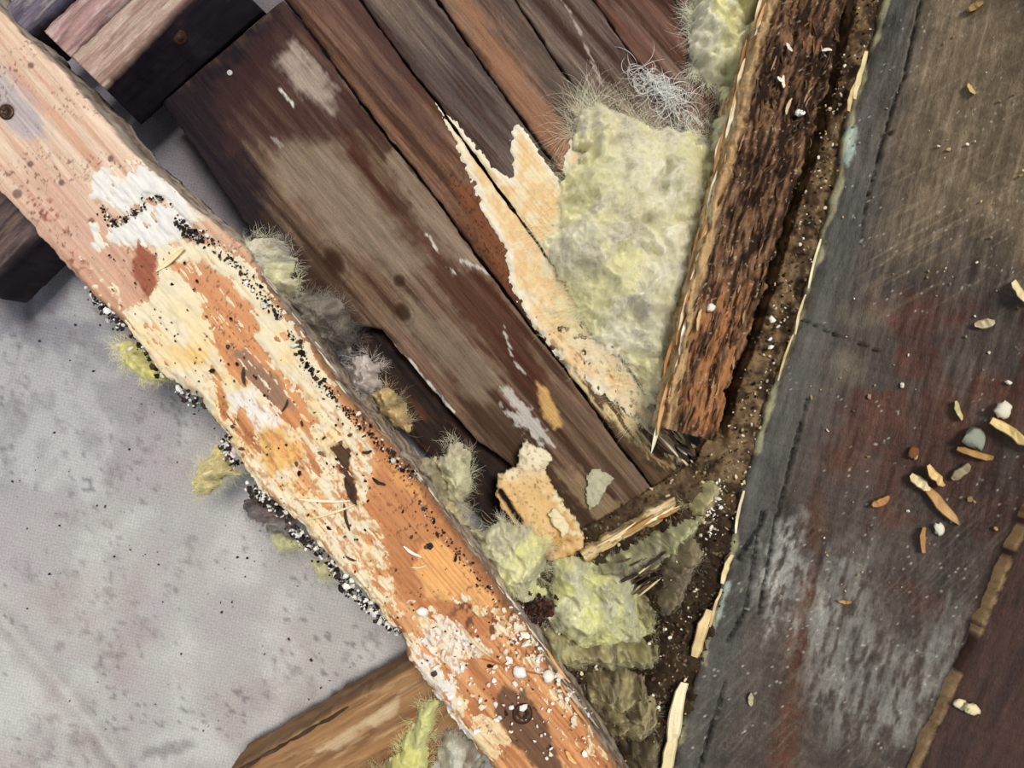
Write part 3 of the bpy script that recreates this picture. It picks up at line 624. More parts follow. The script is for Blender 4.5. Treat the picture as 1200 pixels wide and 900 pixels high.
BARE = [(430, 507), (453, 528), (500, 573), (533, 617), (610, 717), (560, 748), (520, 722), (467, 703), (460, 667), (447, 617), (423, 593), (433, 577), (446, 540)]
DK = [(402, 519), (412, 528), (408, 545), (418, 575), (417, 593), (409, 585), (403, 562), (385, 524)]
def jn(A, T): return (fbm(A / 26, T / 4.5, 500, 4) - .5)
def crust_mask(px, py, A, T):
    W = jn(A, T) * 16
    def p(poly, k, amp=5): return pm(px, py, poly, 2.2, amp, 6, k, W)
    m = np.maximum.reduce([p(W1, 1, 8), p(W2, 2, 8), p(W3, 3, 3), p(C1, 4, 5), p(C3, 5, 9), p(C4, 6, 6)])
    cut = np.maximum.reduce([p(O1, 7), p(O2, 8, 3), p(O3, 9, 3), p(BARE, 10), p(DK, 11, 3), p([(163, 286), (184, 302), (183, 333), (173, 350), (153, 320)], 12)])
    m = m * (1 - cut)
    holes = ss(.60, .70, fbm(A / 20, T / 6, 510, 4)) * ss(420, 560, py); m = m * (1 - holes)
    # late patches of crust over bare wood
    pat = ss(.56, .64, fbm(A / 16, T / 5, 515, 4)); dR = line_d(px, py, JR)
    m = np.maximum(m, pat * ss(45, 12, dR) * ss(640, 760, py) * .8)
    m = np.maximum(m, ss(.54, .64, fbm(px / 13, py / 13, 517, 4)) * pm(px, py, [(470, 700), (530, 690), (640, 735), (660, 790), (590, 770), (520, 760)], 8, 8) * .95)
    m = np.maximum(m, ss(.58, .68, fbm(A / 30, T / 4, 518, 4)) * pm(px, py, O1, 8, 8) * .85)
    m = np.maximum(m, ss(.6, .68, fbm(px / 7, py / 7, 519, 3)) * pm(px, py, [(95, 300), (150, 330), (150, 365), (120, 360)], 8, 8) * .8)
    return m
def joist_cf(px, py, A, T):
    c = np.broadcast_to(lin((214, 184, 160)), px.shape + (3,)).copy(); W = jn(A, T) * 24
    low = ss(230, 480, py + px * .15 + W); c = c + (lin((206, 146, 98)) - c) * low[..., None]
    st = fbm(A / 110, T / 6, 521, 4); c = mix(c, (196, 140, 116), ss(.5, .72, st) * .6 * (1 - low)); c = mix(c, (230, 206, 186), ss(.5, .3, st) * .6 * (1 - low))
    c = mix(c, (156, 94, 56), ss(.5, .7, st) * .65 * low); c = mix(c, (226, 178, 126), ss(.5, .28, st) * .6 * low)
    c = mix(c, (168, 164, 172), pm(px, py, [(-20, 60), (15, 95), (45, 125), (55, 160), (30, 165), (0, 135), (-20, 130)], 10, 8, 14, 522, W) * .75)
    c = mix(c, (202, 158, 140), pm(px, py, [(0, 195), (60, 195), (150, 280), (178, 350), (140, 372), (60, 290)], 18, 12, 20, 523, W) * .6)
    c = mix(c, (150, 88, 78), ss(.62, .72, fbm(px / 6, py / 6, 524, 3)) * pm(px, py, [(30, 235), (60, 235), (110, 320), (90, 320)], 10, 8))
    c = mix(c, (140, 66, 42), pm(px, py, [(163, 286), (184, 300), (183, 333), (173, 350), (153, 320)], 3, 4, 6, 525, W * .3) * .85)
    c = mix(c, (206, 140, 92), pm(px, py, O1, 4, 4, 8, 526, W * .3) * .7)
    c = mix(c, (130, 106, 92), pm(px, py, [(268, 408), (290, 408), (320, 440), (345, 480), (322, 480), (290, 450)], 5, 6, 8, 527, W * .5) * .8)
    c = mix(c, (186, 122, 78), pm(px, py, BARE, 4, 4, 8, 528) * .8)
    c = mix(c, (232, 176, 112), pm(px, py, [(500, 630), (533, 645), (567, 688), (596, 717), (540, 705), (500, 700), (484, 663)], 3, 5, 8, 529, W * .4) * .8)
    c = mix(c, (222, 160, 96), pm(px, py, [(455, 535), (480, 560), (500, 580), (490, 590), (460, 560)], 4, 5, 8, 530, W * .4) * .7)
    c = mix(c, (84, 62, 48), pm(px, py, [(587, 805), (613, 810), (640, 845), (660, 905), (635, 905), (600, 873), (580, 835)], 3, 4, 8, 531, W * .3) * .85)
    c = mix(c, (60, 42, 34), pm(px, py, [(530, 748), (557, 756), (552, 772), (537, 767)], 2, 4, 5, 532))
    c = mix(c, (76, 46, 32), ss(.58, .7, fbm(px / 10, py / 10, 533, 4)) * pm(px, py, [(520, 690), (600, 710), (640, 770), (600, 790), (540, 740)], 10, 8) * .8)
    c = mix(c, (60, 40, 30), pm(px, py, DK, 2, 2.5, 5, 534) * .95)
    dl = np.minimum(line_d(px, py, JR), line_d(px, py, JL)); c = mix(c, (110, 84, 64), ss(9, 1, dl) * ss(250, 420, py) * .7)
    sp = ss(.70, .76, fbm(px / 3.2, py / 3.2, 535, 2)) * ss(.4, .7, fbm(px / 40, py / 40, 536, 2)); c = mix(c, (96, 60, 44), sp * .7)
    for q, r_ in (((8, 130), 10), ((37, 77), 4), ((35, 192), 4), ((130, 186), 4), ((72, 214), 4), ((20, 227), 6), ((107, 259), 4)):
        c = mix(c, (92, 62, 62), ss(1.4, .4, blob(px, py, q, r_, r_)) * .8)
    return c * (0.84 + .32 * fbm(A / 60, T / 2.2, 537, 3)[..., None])
def joist_side(px, py, A, T):
    c = np.broadcast_to(lin((196, 178, 162)), px.shape + (3,)).copy(); st = fbm(A / 60, T / 4, 541, 4)
    c = mix(c, (126, 104, 92), ss(.48, .66, st) * .8); c = mix(c, (206, 194, 176), ss(.5, .32, st) * .7)
    return mix(c, (56, 44, 38), ss(.55, .7, fbm(A / 20, T / 7, 542, 4)) * ss(300, 420, py) * .7)
def joist_h(px, py, A, T):
    h = (fbm(A / 90, T / 2.6, 551, 3) - .5) * .0012 + (fbm(A / 60, T / 24, 552, 3) - .5) * .004
    ro = ss(360, 520, py); h = h + ro * ((fbm(px / 16, py / 16, 553, 4) - .5) * .004 + (fbm(A / 30, T / 3, 554, 3) - .5) * .0025)
    h = h - .004 * pm(px, py, DK, 2, 2.5, 5, 534) - .006 * pm(px, py, [(530, 748), (557, 756), (552, 772), (537, 767)], 2, 4, 5, 532)
    pr = .0009 * np.sin(T * 1.25 + 5 * fbm(A / 50, T / 14, 555)) * pm(px, py, [(500, 630), (533, 645), (567, 688), (596, 717), (720, 890), (690, 900), (540, 705), (484, 663)], 5, 5)
    h = h - .003 * ss(1, .2, blob(px, py, (8, 130), 8, 8)) + pr
    dR = line_d(px, py, JR); dL = line_d(px, py, JL); e = np.minimum(dR, dL)
    h = h - ro * .014 * ss(12, 0, e) * fbm(A / 9, T / 9, 556, 3)
    cr = line_d(px, py, [(115, 240), (133, 262), (163, 247), (173, 230), (193, 233), (214, 258), (240, 277)]); return h - .003 * ss(5, 1, cr + (fbm(px / 5, py / 5, 557) - .5) * 5)
joist = thing('rotten_joist', 'pale pine joist crusted with white and cream fungus crossing from upper left to bottom', 'joist', (340, 460), -.10)
s = JS = strip(JL, JR, AX, -110, 1215, 1.6, 1.4, 0.0, .10, joist_h, joist_cf, joist_side, ns=12, edge_r=4, edge_d=.004, jag=1.3, side_amp=.004, seed=2)
strip_obj('timber', s, M_joist, joist)
m = crust_mask(s.PX, s.PY, s.A, s.T); px, py = s.PX, s.PY
cc = np.broadcast_to(lin((238, 224, 194)), m.shape + (3,)).copy()
cc = mix(cc, (236, 232, 228), np.maximum.reduce([pm(px, py, W1, 8, 4), pm(px, py, W2, 8, 4), pm(px, py, W3, 6, 2), pm(px, py, C3, 8, 6) * .8, pm(px, py, [(255, 460), (300, 450), (330, 480), (340, 500), (300, 500)], 8, 8) * .8]))
cc = mix(cc, (240, 214, 160), ss(.45, .68, fbm(px / 26, py / 26, 561, 4)) * ss(300, 420, py) * .7)
cc = mix(cc, (232, 178, 96), pm(px, py, [(305, 500), (337, 496), (336, 515), (357, 522), (362, 547), (340, 545), (318, 560), (306, 538)], 5, 7, 9, 562) * .8)
cc = mix(cc, (236, 196, 120), pm(px, py, [(200, 410), (240, 405), (245, 430), (215, 425)], 6, 8, 9, 563) * .7)
cc = mix(cc, (204, 130, 70), ss(.64, .72, fbm(px / 4.5, py / 4.5, 564, 3)) * ss(430, 560, py) * .7)
cc = mix(cc, (232, 200, 150), pm(px, py, C4, 6, 5) * .6)
ex = (fbm(px / 22, py / 22, 565, 3) - .5) * .006 + (fbm(s.A / 22, s.T / 3.2, 566, 4) - .5) * .0042 + (fbm(px / 3.4, py / 3.4, 567, 3) - .5) * .0009
cc = cc * (.86 + .28 * fbm(s.A / 16, s.T / 2.6, 568, 4)[..., None])
cc = mix(cc, (196, 140, 92), ss(.60, .68, fbm(s.A / 12, s.T / 4, 569, 4)) * ss(380, 520, py) * .75)
crust_from(s, m, cc, .0032, 'fungus_crust', M_crust, joist, ex)
disc('screw_head', (612, 837), .0015, 12, M_metal, joist, recess=True)
disc('bolt_head', (7, 131), .0008, 9, M_metal, joist, recess=True)
disc('nail_head', (269, 85), ZP + .0012, 3.2, M_crumb, deck, col=(190, 186, 188))
# lifted fibres and flakes of the joist
sl = []
for i, (p0, p1, wd, col) in enumerate([((183, 318), (216, 290), 5, (246, 226, 176)), ((473, 640), (494, 653), 4, (240, 232, 220)), ((403, 590), (410, 622), 4, (64, 42, 32)), ((404, 560), (417, 592), 6, (60, 40, 30)), ((436, 560), (452, 568), 4, (44, 34, 30)), ((424, 530), (436, 528), 4, (50, 38, 34)), ((286, 430), (287, 452), 4.5, (64, 50, 44)), ((404, 651), (418, 657), 3, (84, 62, 44)), ((350, 585), (410, 587), 3.5, (246, 234, 206)), ((356, 610), (420, 590), 3, (240, 220, 180)), ((330, 482), (337, 468), 3, (60, 46, 40)), ((380, 535), (372, 530), 4, (120, 96, 76)), ((482, 665), (500, 662), 3, (240, 210, 160)), ((545, 740), (575, 770), 5, (226, 196, 150)), ((640, 760), (668, 800), 4, (220, 168, 108)), ((655, 800), (690, 850), 4, (200, 140, 84)), ((663, 880), (676, 895), 6, (230, 180, 110)), ((565, 772), (640, 792), 2.5, (170, 108, 60))]):
    sl.append(((p0, p1, .002, .006, wd), dict(col=col, seed=600 + i, bend=1.5)))
for args, kw in sl: sliver('splinter', *args, parent=joist, **kw)
sl = []
for i in range(70):
    y = rng.uniform(300, 880); x = np.interp(y, [p[1] for p in JR], [p[0] for p in JR]); L_ = rng.uniform(14, 40)
    o_ = rng.uniform(2, 16); sl.append((((x + o_ * .3, y - o_ * .25), (x + o_ * .3 + L_ * .62, y - o_ * .25 + L_ * .78), -.004 - o_ * .002, -.006 - o_ * .0022, rng.uniform(1.5, 3.5)), dict(col=[(190, 176, 156), (120, 96, 80), (222, 210, 190)][i % 3], seed=700 + i)))
slivers('side_splinters', sl, M_rot, joist, 'stuff')
# ---- the large dark timber on the right, tilted up towards its far side
BL = [(1052, -60), (1030, 40), (1003, 113), (993, 157), (983, 213), (960, 293), (943, 357), (930, 400), (910, 450), (893, 507), (870, 575), (860, 630), (848, 680), (835, 725), (822, 780), (807, 833), (798, 865), (785, 915), (768, 970)]
BR = [(1340, -60), (1330, 300), (1310, 600), (1290, 970)]
AB = (-0.27, 0.963)
ZB0, ZB1 = -0.03, 0.17
def board_z(px, py, v=None):
    e = np.interp(py, [p[1] for p in BL], [p[0] for p in BL]); return ZB0 + (ZB1 - ZB0) * np.clip((px - e) / (1330 - e), 0, 1.2) ** 1.15
CR = [([(946, 470), (938, 500), (928, 535), (920, 570), (910, 610), (902, 655), (893, 700), (890, 718)], 2.6), ([(897, 600), (888, 622), (872, 645), (866, 655)], 3.0), ([(893, 600), (884, 650), (878, 690), (872, 720), (858, 742), (853, 752)], 2.2),
      ([(1080, 0), (1070, 45), (1060, 90), (1048, 120), (1040, 150), (1028, 190)], 2.6), ([(850, 800), (842, 830), (832, 860), (820, 900), (812, 930)], 2.4), ([(1028, 190), (1015, 240), (1008, 285)], 1.4), ([(1032, 160), (1046, 155)], 2), ([(940, 375), (985, 395), (1030, 412)], 1.0)]
def crack(px, py):
    k = 0
    for P, wd in CR: k = np.maximum(k, ss(wd, wd * .35, line_d(px, py, P) + (fbm(px / 6, py / 6, 801, 3) - .5) * 3.5))
    return k
def rb_cf(px, py, A, T):
    c = np.broadcast_to(lin((98, 84, 74)), px.shape + (3,)).copy(); W = (fbm(A / 60, T / 22, 811, 4) - .5) * 70
    e = px - np.interp(py, [p[1] for p in BL], [p[0] for p in BL])
    c = mix(c, (170, 146, 114), pm(px, py, [(1080, -60), (1340, -60), (1340, 330), (1230, 330), (1120, 260), (1060, 300), (1040, 160)], 50, 20, 40, 812, W) * .75)
    c = mix(c, (106, 62, 46), pm(px, py, [(1060, 330), (1200, 380), (1340, 400), (1340, 640), (1180, 640), (1130, 720), (1040, 700), (1020, 560), (980, 560), (960, 480)], 30, 20, 30, 813, W) * ss(.35, .6, fbm(px / 60, py / 60, 814, 4)) * .9)
    c = mix(c, (98, 66, 54), pm(px, py, [(1180, 560), (1340, 500), (1340, 970), (1060, 970)], 30, 20, 30, 819, W) * .7)
    c = mix(c, (110, 66, 44), pm(px, py, [(955, 560), (965, 640), (950, 760), (930, 900), (890, 960), (915, 800), (940, 680)], 12, 12, 16, 815, W * .3) * .9)
    c = mix(c, (98, 95, 90), ss(75, 20, e + W * .25) * .8)
    c = mix(c, (206, 202, 194), pm(px, py, [(900, 620), (935, 600), (945, 660), (915, 740), (900, 760), (890, 700)], 12, 14, 12, 816, W * .4) * ss(.32, .56, fbm(A / 14, T / 5, 817, 4)) * .95)
    c = mix(c, (176, 173, 164), pm(px, py, [(950, 650), (1000, 640), (1060, 760), (1120, 720), (1140, 780), (1060, 880), (970, 860), (940, 780)], 30, 20, 24, 818, W * .5) * ss(.30, .60, fbm(A / 22, T / 6, 821, 4)) * .85)
    c = mix(c, (140, 126, 104), ss(1.4, .1, blob(px, py, (995, 430), 26, 24)) * .5 + ss(1.4, .2, blob(px, py, (1010, 370), 34, 16)) * .4)
    c = mix(c, (66, 44, 36), pm(px, py, [(1050, 470), (1100, 500), (1200, 560), (1200, 600), (1130, 640), (1060, 640), (1040, 560)], 20, 20, 20, 823, W * .5) * .45)
    tr = fbm(A / 3.2, T / 60, 825, 3); c = c * (0.88 + .24 * tr[..., None]); c = c * (0.30 + 1.4 * fbm(px / 40, py / 40, 833, 6, .68)[..., None]); saw = fbm((px * .5 + py * .87) / 3.4, (px * .87 - py * .5) / 90, 834, 3); c = mix(c, (190, 166, 136), ss(.6, .74, saw) * ss(420, 250, py) * ss(30, 90, e) * .5); c = c * (0.86 + .28 * fbm(A / 30, T / 5, 826, 3)[..., None])
    dg = fbm((px + py) / 3.5, (px - py) / 60, 827, 3); c = mix(c, (140, 130, 118), ss(.56, .75, dg) * ss(520, 680, py) * .45)
    c = c * 1.0
    pale = ss(5, 1.5, e + (fbm(A / 30, T / 30, 828, 3) - .5) * 14) * ss(.36, .5, fbm(A / 50, A * 0, 829, 3)); c = mix(c, (216, 208, 168), pale * .95)
    c = c * .60
    c = mix(c, (178, 196, 184), pm(px, py, [(993, 150), (1004, 148), (1002, 180), (994, 196), (988, 190)], 3, 4) * .8 + pm(px, py, [(850, 684), (856, 682), (842, 730), (834, 745)], 2, 3) * .8)
    sp = ss(.84, .88, fbm(px / 2.8, py / 2.8, 830, 2)); c = mix(c, (186, 180, 166), sp * ss(.4, .6, fbm(px / 50, py / 50, 831, 2)) * .9)
    return mix(c, (14, 11, 10), crack(px, py) * .95)
def rb_side(px, py, A, T):
    c = np.broadcast_to(lin((70, 56, 44)), px.shape + (3,)).copy(); return mix(c, (120, 98, 70), ss(.5, .7, fbm(A / 20, T / 8, 832, 3)))
def rb_h(px, py, A, T):
    h = (fbm(A / 60, T / 9, 841, 4) - .5) * .004 + (fbm(A / 3.5, T / 70, 842, 2) - .5) * .0008 - .005 * crack(px, py)
    return h + (fbm(px / 6, py / 6, 843, 4) - .5) * .0022 * pm(px, py, [(890, 620), (1000, 600), (1140, 740), (1060, 890), (870, 860)], 30, 10)
s = strip(BL, BR, AB, -350, 800, 2.2, 2.0, board_z, .12, rb_h, rb_cf, rb_side, ns=10, edge_r=4, edge_d=.005, jag=1.2, side_amp=.004, seed=12)
t = thing('large_timber', 'wide dark stained timber with long black cracks and pale edge, filling the right side', 'timber', (1050, 500), -.10)
strip_obj('timber', s, M_board, t)
sl = []
for i, (p0, p1, wd) in enumerate([((1016, 60), (1002, 116), 7), ((1004, 95), (994, 130), 6), ((962, 280), (948, 338), 3.5), ((944, 345), (932, 392), 3.5), ((930, 392), (912, 446), 3), ((872, 575), (862, 625), 4), ((858, 650), (846, 684), 7), ((832, 715), (814, 770), 14), ((802, 800), (786, 870), 17), ((790, 860), (776, 930), 15), ((846, 690), (832, 735), 4)]):
    sl = sliver('edge_flake', p0, p1, -.028, -.028, wd, hz=.004, col=[(224, 206, 158), (214, 188, 138), (232, 218, 180)][i % 3], seed=840 + i, bend=1.5, taper=.62, parent=t)
t = thing('brown_board', 'reddish brown board with a broken cream edge at the lower right corner', 'board', (1170, 820), .02)
EL = [(1216, 590), (1185, 655), (1152, 735), (1130, 785), (1112, 822), (1092, 862), (1075, 902), (1050, 960)]
def bb_cf(px, py, A, T):
    c = np.broadcast_to(lin((78, 52, 44)), px.shape + (3,)).copy(); c = mix(c, (58, 40, 36), ss(.45, .65, fbm(A / 50, T / 12, 851, 4)) * .8)
    c = mix(c, (190, 156, 112), ss(4.2, 1.5, line_d(px, py, EL) + (fbm(A / 9, T / 9, 855, 3) - .5) * 5) * ss(.42, .54, fbm(A / 24, A * 0, 852, 3))); return c * (0.82 + .36 * fbm(A / 3, T / 60, 853, 3)[..., None])
s = strip(EL, [(1330, 590), (1320, 760), (1300, 960)], (-.4, .917), 60, 480, 2.4, 2.2, lambda px, py, v: board_z(px, py) + .010, .008, lambda px, py, A, T: (fbm(A / 40, T / 8, 854, 3) - .5) * .002, bb_cf, ns=3, jag=1, seed=13)
strip_obj('board', s, M_board, t)

# ---- the decayed beam
DL = [(918, -60), (903, 0), (884, 60), (872, 105), (858, 165), (842, 225), (826, 290), (812, 345), (803, 390), (792, 440), (783, 492), (776, 530)]
DR = [(1008, -60), (993, 0), (973, 83), (950, 173), (923, 247), (908, 300), (880, 387), (853, 457), (842, 510), (836, 540)]
AD = (-0.255, 0.967)
def db_cf(px, py, A, T):
    c = np.broadcast_to(lin((104, 76, 58)), px.shape + (3,)).copy(); st = fbm(A / 24, T / 4, 861, 4)
    c = mix(c, (40, 29, 23), ss(.45, .60, st) * .9); c = mix(c, (150, 116, 86), ss(.48, .32, st) * .7)
    W = (fbm(A / 30, T / 5, 862, 4) - .5) * 30
    c = mix(c, (178, 124, 82), pm(px, py, [(830, 350), (880, 330), (868, 420), (845, 500), (800, 505), (805, 440)], 12, 10, 12, 863, W) * ss(.35, .6, fbm(A / 30, T / 4, 864, 3)) * .9)
    c = mix(c, (36, 27, 24), pm(px, py, [(925, 120), (950, 110), (965, 90), (960, 130), (945, 160), (930, 150)], 5, 8, 8, 865, W * .4) * .8)
    c = mix(c, (40, 30, 26), pm(px, py, [(868, 175), (890, 190), (880, 215), (865, 215)], 5, 8, 8, 866, W * .4) * .7)
    d = line_d(px, py, DL); c = mix(c, (214, 178, 130), ss(12, 3, d + W * .4) * .8)
    sp = ss(.80, .86, fbm(px / 3.4, py / 3.4, 867, 2)); return mix(c, (206, 190, 164), sp * .6)
def db_side(px, py, A, T):
    c = np.broadcast_to(lin((214, 188, 146)), px.shape + (3,)).copy(); st = fbm(A / 26, T / 5, 868, 4)
    c = mix(c, (160, 112, 70), ss(.5, .68, st) * .9); return mix(c, (240, 226, 196), ss(.5, .32, st) * .7)
def db_h(px, py, A, T):
    wv = (fbm(px / 26, py / 26, 870, 3) - .5); up = ss(260, 120, py)
    h = (ridge(A / 40 + wv * 2 * up, T / 7 + wv * 5 * up, 871, 4) - .5) * .016 + (fbm(px / 10, py / 10, 872, 4) - .5) * .006 * (0.5 + up)
    h = h - .006 * pm(px, py, [(925, 120), (950, 110), (965, 90), (960, 130), (945, 160), (930, 150)], 6, 8) - .008 * ss(14, 0, np.abs(py - 505 - (px - 810) * .1)) * 0
    cr = line_d(px, py, [(846, 198), (880, 190), (915, 205)]); return h - .004 * ss(6, 0, cr + (fbm(px / 6, py / 6, 873) - .5) * 8) - .012 * ss(470, 520, py) * fbm(T / 5, A / 30, 874, 3)
dbm = thing('decayed_timber', 'dark rotten beam with ragged grain and pale splintered left edge beside the wool', 'beam', (880, 260), -.11)
s = DS = strip(DL, DR, AD, -310, 288, 1.6, 1.3, -.022, .088, db_h, db_cf, db_side, ns=12, edge_r=3, edge_d=.004, jag=2.2, side_amp=.005, seed=14)
strip_obj('timber', s, M_rot, dbm)
k = 0
for y in range(-10, 480, 22):
    x = np.interp(y, [p[1] for p in DL], [p[0] for p in DL]); o_ = rng.uniform(2, 13); L_ = rng.uniform(26, 62)
    sliver('splinter', (x - o_ + .26 * 10, y - 10), (x - o_ - .25 * L_ + rng.uniform(-3, 3), y + L_), -.026 - o_ * .002, -.028 - o_ * .002, rng.uniform(3, 6.5), col=[(232, 212, 174), (206, 160, 108), (240, 230, 206), (180, 128, 82)][k % 4], seed=900 + k, bend=rng.uniform(-2, 2), taper=.15, parent=dbm); k += 1
sl = []
for i in range(200):
    y = rng.uniform(-10, 490); u = rng.uniform(.06, .97); x = np.interp(y, [p[1] for p in DL], [p[0] for p in DL]) * (1 - u) + u * np.interp(y, [p[1] for p in DR], [p[0] for p in DR])
    L_ = rng.uniform(8, 26); an = 1.83 + rng.normal(0, .35 if y < 230 else .1); sl.append((((x, y), (x + math.cos(an) * L_, y + math.sin(an) * L_), -.021, -.020 + rng.uniform(-.003, .005), rng.uniform(1.4, 3.2)), dict(col=[(70, 50, 38), (110, 82, 62), (132, 96, 66), (84, 64, 50), (166, 136, 104)][rng.integers(0, 5) if rng.uniform() < .5 else 3], seed=1000 + i, taper=.2, bend=rng.uniform(-2, 2))))
slivers('ragged_fibres', sl, M_rot, dbm, 'stuff')
for i, ((x, y), L_, an, col) in enumerate([((918, 88), 15, 1.5, (236, 214, 186)), ((911, 90), 10, .6, (244, 236, 224)), ((928, 115), 20, 1.9, (216, 190, 148)), ((922, 50), 12, 1.0, (236, 226, 206)), ((938, 132), 6, 0, (240, 240, 236)), ((975, 58), 12, 3.0, (226, 214, 196)), ((822, 362), 26, 1.75, (206, 170, 118))]):
    sliver('pale_splinter', (x, y), (x + math.cos(an) * L_, y + math.sin(an) * L_), -.014, -.012, 4.5, col=col, seed=1300 + i, parent=dbm, bend=1)

# ---- loose soil and frass between the timbers
SL = [(1010, -70), (996, 0), (976, 83), (953, 173), (926, 250), (910, 302), (882, 390), (855, 460), (842, 500), (800, 540), (690, 640), (600, 650), (575, 690), (600, 780), (640, 860), (680, 930), (700, 980)]
SR = [(1060, -60), (1033, 40), (1006, 113), (996, 157), (986, 213), (963, 293), (946, 357), (933, 400), (913, 450), (896, 507), (873, 575), (863, 630), (851, 680), (838, 725), (825, 780), (810, 833), (801, 865), (788, 915), (770, 975)]
def soil_z(px, py):
    e = np.interp(py, [p[1] for p in SR], [p[0] for p in SR]) - px
    z = -.036 - .075 * ss(25, 110, e) * ss(480, 560, py) - .03 * ss(-20, 60, e) * ss(560, 480, py)
    g = np.interp(py, [p[1] for p in DR], [p[0] for p in DR]); z = z - .05 * ss(13, 3, px - g) * ss(530, 480, py)
    return z
def soil():
    gx, gy = np.meshgrid(np.arange(560, 1075, 1.6), np.arange(-40, 960, 1.6))
    lx = np.interp(gy, [-70, 0, 83, 173, 250, 302, 390, 460, 500, 540, 600, 640, 690, 780, 860, 930, 980], [1003, 988, 968, 945, 918, 902, 874, 847, 834, 815, 715, 640, 575, 610, 650, 690, 720])
    rx = np.interp(gy, [p[1] for p in SR], [p[0] for p in SR]) + 4
    kv = (gx > lx) & (gx < rx); z = soil_z(gx, gy)
    h = (fbm(gx / 16, gy / 16, 881, 5, .65) - .5) * .026 + (fbm((gx * .966 + gy * .259) / 4, (gy * .966 - gx * .259) / 26, 885, 3) - .5) * .012 * ss(560, 480, gy) + (fbm(gx / 4, gy / 4, 882, 3) - .5) * .008
    zz = z + h * (0.55 + .45 * ss(520, 600, gy))
    c = np.broadcast_to(lin((134, 110, 82)), gx.shape + (3,)).copy(); st = fbm(gx / 14, gy / 14, 883, 4)
    c = mix(c, (76, 60, 47), ss(.47, .64, st) * .85); c = mix(c, (166, 140, 106), ss(.5, .35, st) * .6 * ss(640, 520, gy)); c = mix(c, (54, 43, 34), ss(540, 640, gy) * .8)  # last mix: shade of the pit painted into the soil colour
    sp = ss(.80, .86, fbm(gx / 2.6, gy / 2.6, 884, 2)); c = mix(c, (200, 186, 160), sp * .7)
    ny, nx_ = gx.shape; i = np.arange(ny * nx_).reshape(ny, nx_); kq = kv[:-1, :-1] & kv[1:, :-1] & kv[:-1, 1:] & kv[1:, 1:]
    q = np.stack([i[:-1, :-1], i[1:, :-1], i[1:, 1:], i[:-1, 1:]], -1)[kq]; u = np.unique(q); mp = np.full(ny * nx_, -1); mp[u] = np.arange(len(u)); q = mp[q]
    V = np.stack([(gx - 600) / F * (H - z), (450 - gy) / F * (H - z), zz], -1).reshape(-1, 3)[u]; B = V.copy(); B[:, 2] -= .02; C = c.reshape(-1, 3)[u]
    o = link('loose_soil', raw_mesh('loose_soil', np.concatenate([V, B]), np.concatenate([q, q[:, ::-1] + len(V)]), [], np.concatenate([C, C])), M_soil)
    tag(o, 'brown soil and frass filling the gap between the decayed beam and the dark timber', 'soil', None, 'stuff')
    pts = np.stack([gx[kv], gy[kv]], -1); pts = pts[rng.integers(0, len(pts), 1700)]
    zs = soil_z(pts[:, 0], pts[:, 1]) + rng.uniform(-.002, .006, len(pts))
    cols = jitter_cols(len(pts), [(84, 66, 50), (60, 46, 38), (120, 98, 70), (100, 76, 54), (52, 40, 34), (190, 172, 136)])
    o = link('frass_grains', crumb_mesh('frass_grains', pts, zs, rng.uniform(.8, 2.6, len(pts)), cols), M_crumb)
    tag(o, 'brown and pale grains of rotted wood scattered over the soil beside the dark timber', 'frass', None, 'stuff')
soil()
# ---- mineral wool
WP = [(240, 235, 212), (238, 232, 184), (214, 206, 192)]        # pale, yellow green, greyish
WG = [(206, 204, 176), (196, 196, 150), (150, 142, 128)]
WD = [(132, 120, 98), (150, 138, 106), (92, 80, 64)]
def PIT(gx, gy): return soil_z(gx, gy) - .003
def z_on(z0): return lambda gx, gy: z0 + 0 * gx
wool('wool_clump', 'largest yellow wool mass, lying on the planks beside the dark decayed beam',
     [(677, 136), (700, 128), (733, 138), (767, 150), (805, 158), (828, 172), (838, 200), (836, 240), (824, 290), (812, 335), (800, 372), (792, 410), (784, 445), (776, 478), (760, 474), (752, 446), (738, 424), (716, 408), (700, 400), (690, 384), (672, 352), (656, 330), (642, 302), (642, 278), (656, 256), (652, 230), (662, 206), (680, 190), (672, 160)],
     ZP + .001, .076, WP, None, 9000, 11, lump=38, soft=30, fray=12, flen=(18, 80), lift=.013)
wool('wool_clump', 'pale cream wool column at the top edge between the planks and decayed beam',
     [(808, -40), (812, 30), (806, 60), (822, 90), (836, 104), (846, 96), (858, 106), (872, 92), (884, 60), (897, 14), (905, -40)],
     ZP + .004, .072, [(234, 230, 206), (230, 224, 172), (220, 214, 196)], None, 2600, 12, lump=36, soft=16, flen=(12, 40))
wool('wool_clump', 'small pale tuft joining the top wool column to the largest yellow mass',
     [(838, 100), (852, 106), (864, 112), (858, 140), (850, 168), (842, 200), (836, 206), (828, 176), (834, 150), (846, 128)], ZP + .002, .05, WP, None, 500, 13, lump=22, soft=10)
t = thing('fibre_tangle', 'thin white tangle of loose fibres across the plank gap, top centre', 'fibres', (778, 108), ZP)
def tangle(name, ctr, n, zb, par, col, sp=16, flen=(14, 44), seed=0):
    r_ = np.random.default_rng(seed); P_ = scatter_line(ctr, n, sp * .35); ns_ = 9; a = r_.uniform(0, 6.28, n); L_ = r_.uniform(*flen, n) / ns_; cu = r_.normal(0, .3, n); Q = np.zeros((n, ns_, 3)); p = P_.copy(); zo = r_.uniform(.002, .014, n)
    for i in range(ns_):
        Q[:, i] = X3(p[:, 0], p[:, 1], zb + zo * (.4 + math.sin(i * .4) * .6)); p = p + np.stack([np.cos(a), np.sin(a)], -1) * L_[:, None]; a = a + cu
    return link(name, tube_mesh(name, Q, np.full(n, .00030), np.repeat(lin(col)[None], n, 0) * r_.uniform(.75, 1.1, (n, 1))), M_fibre, par, 'stuff')
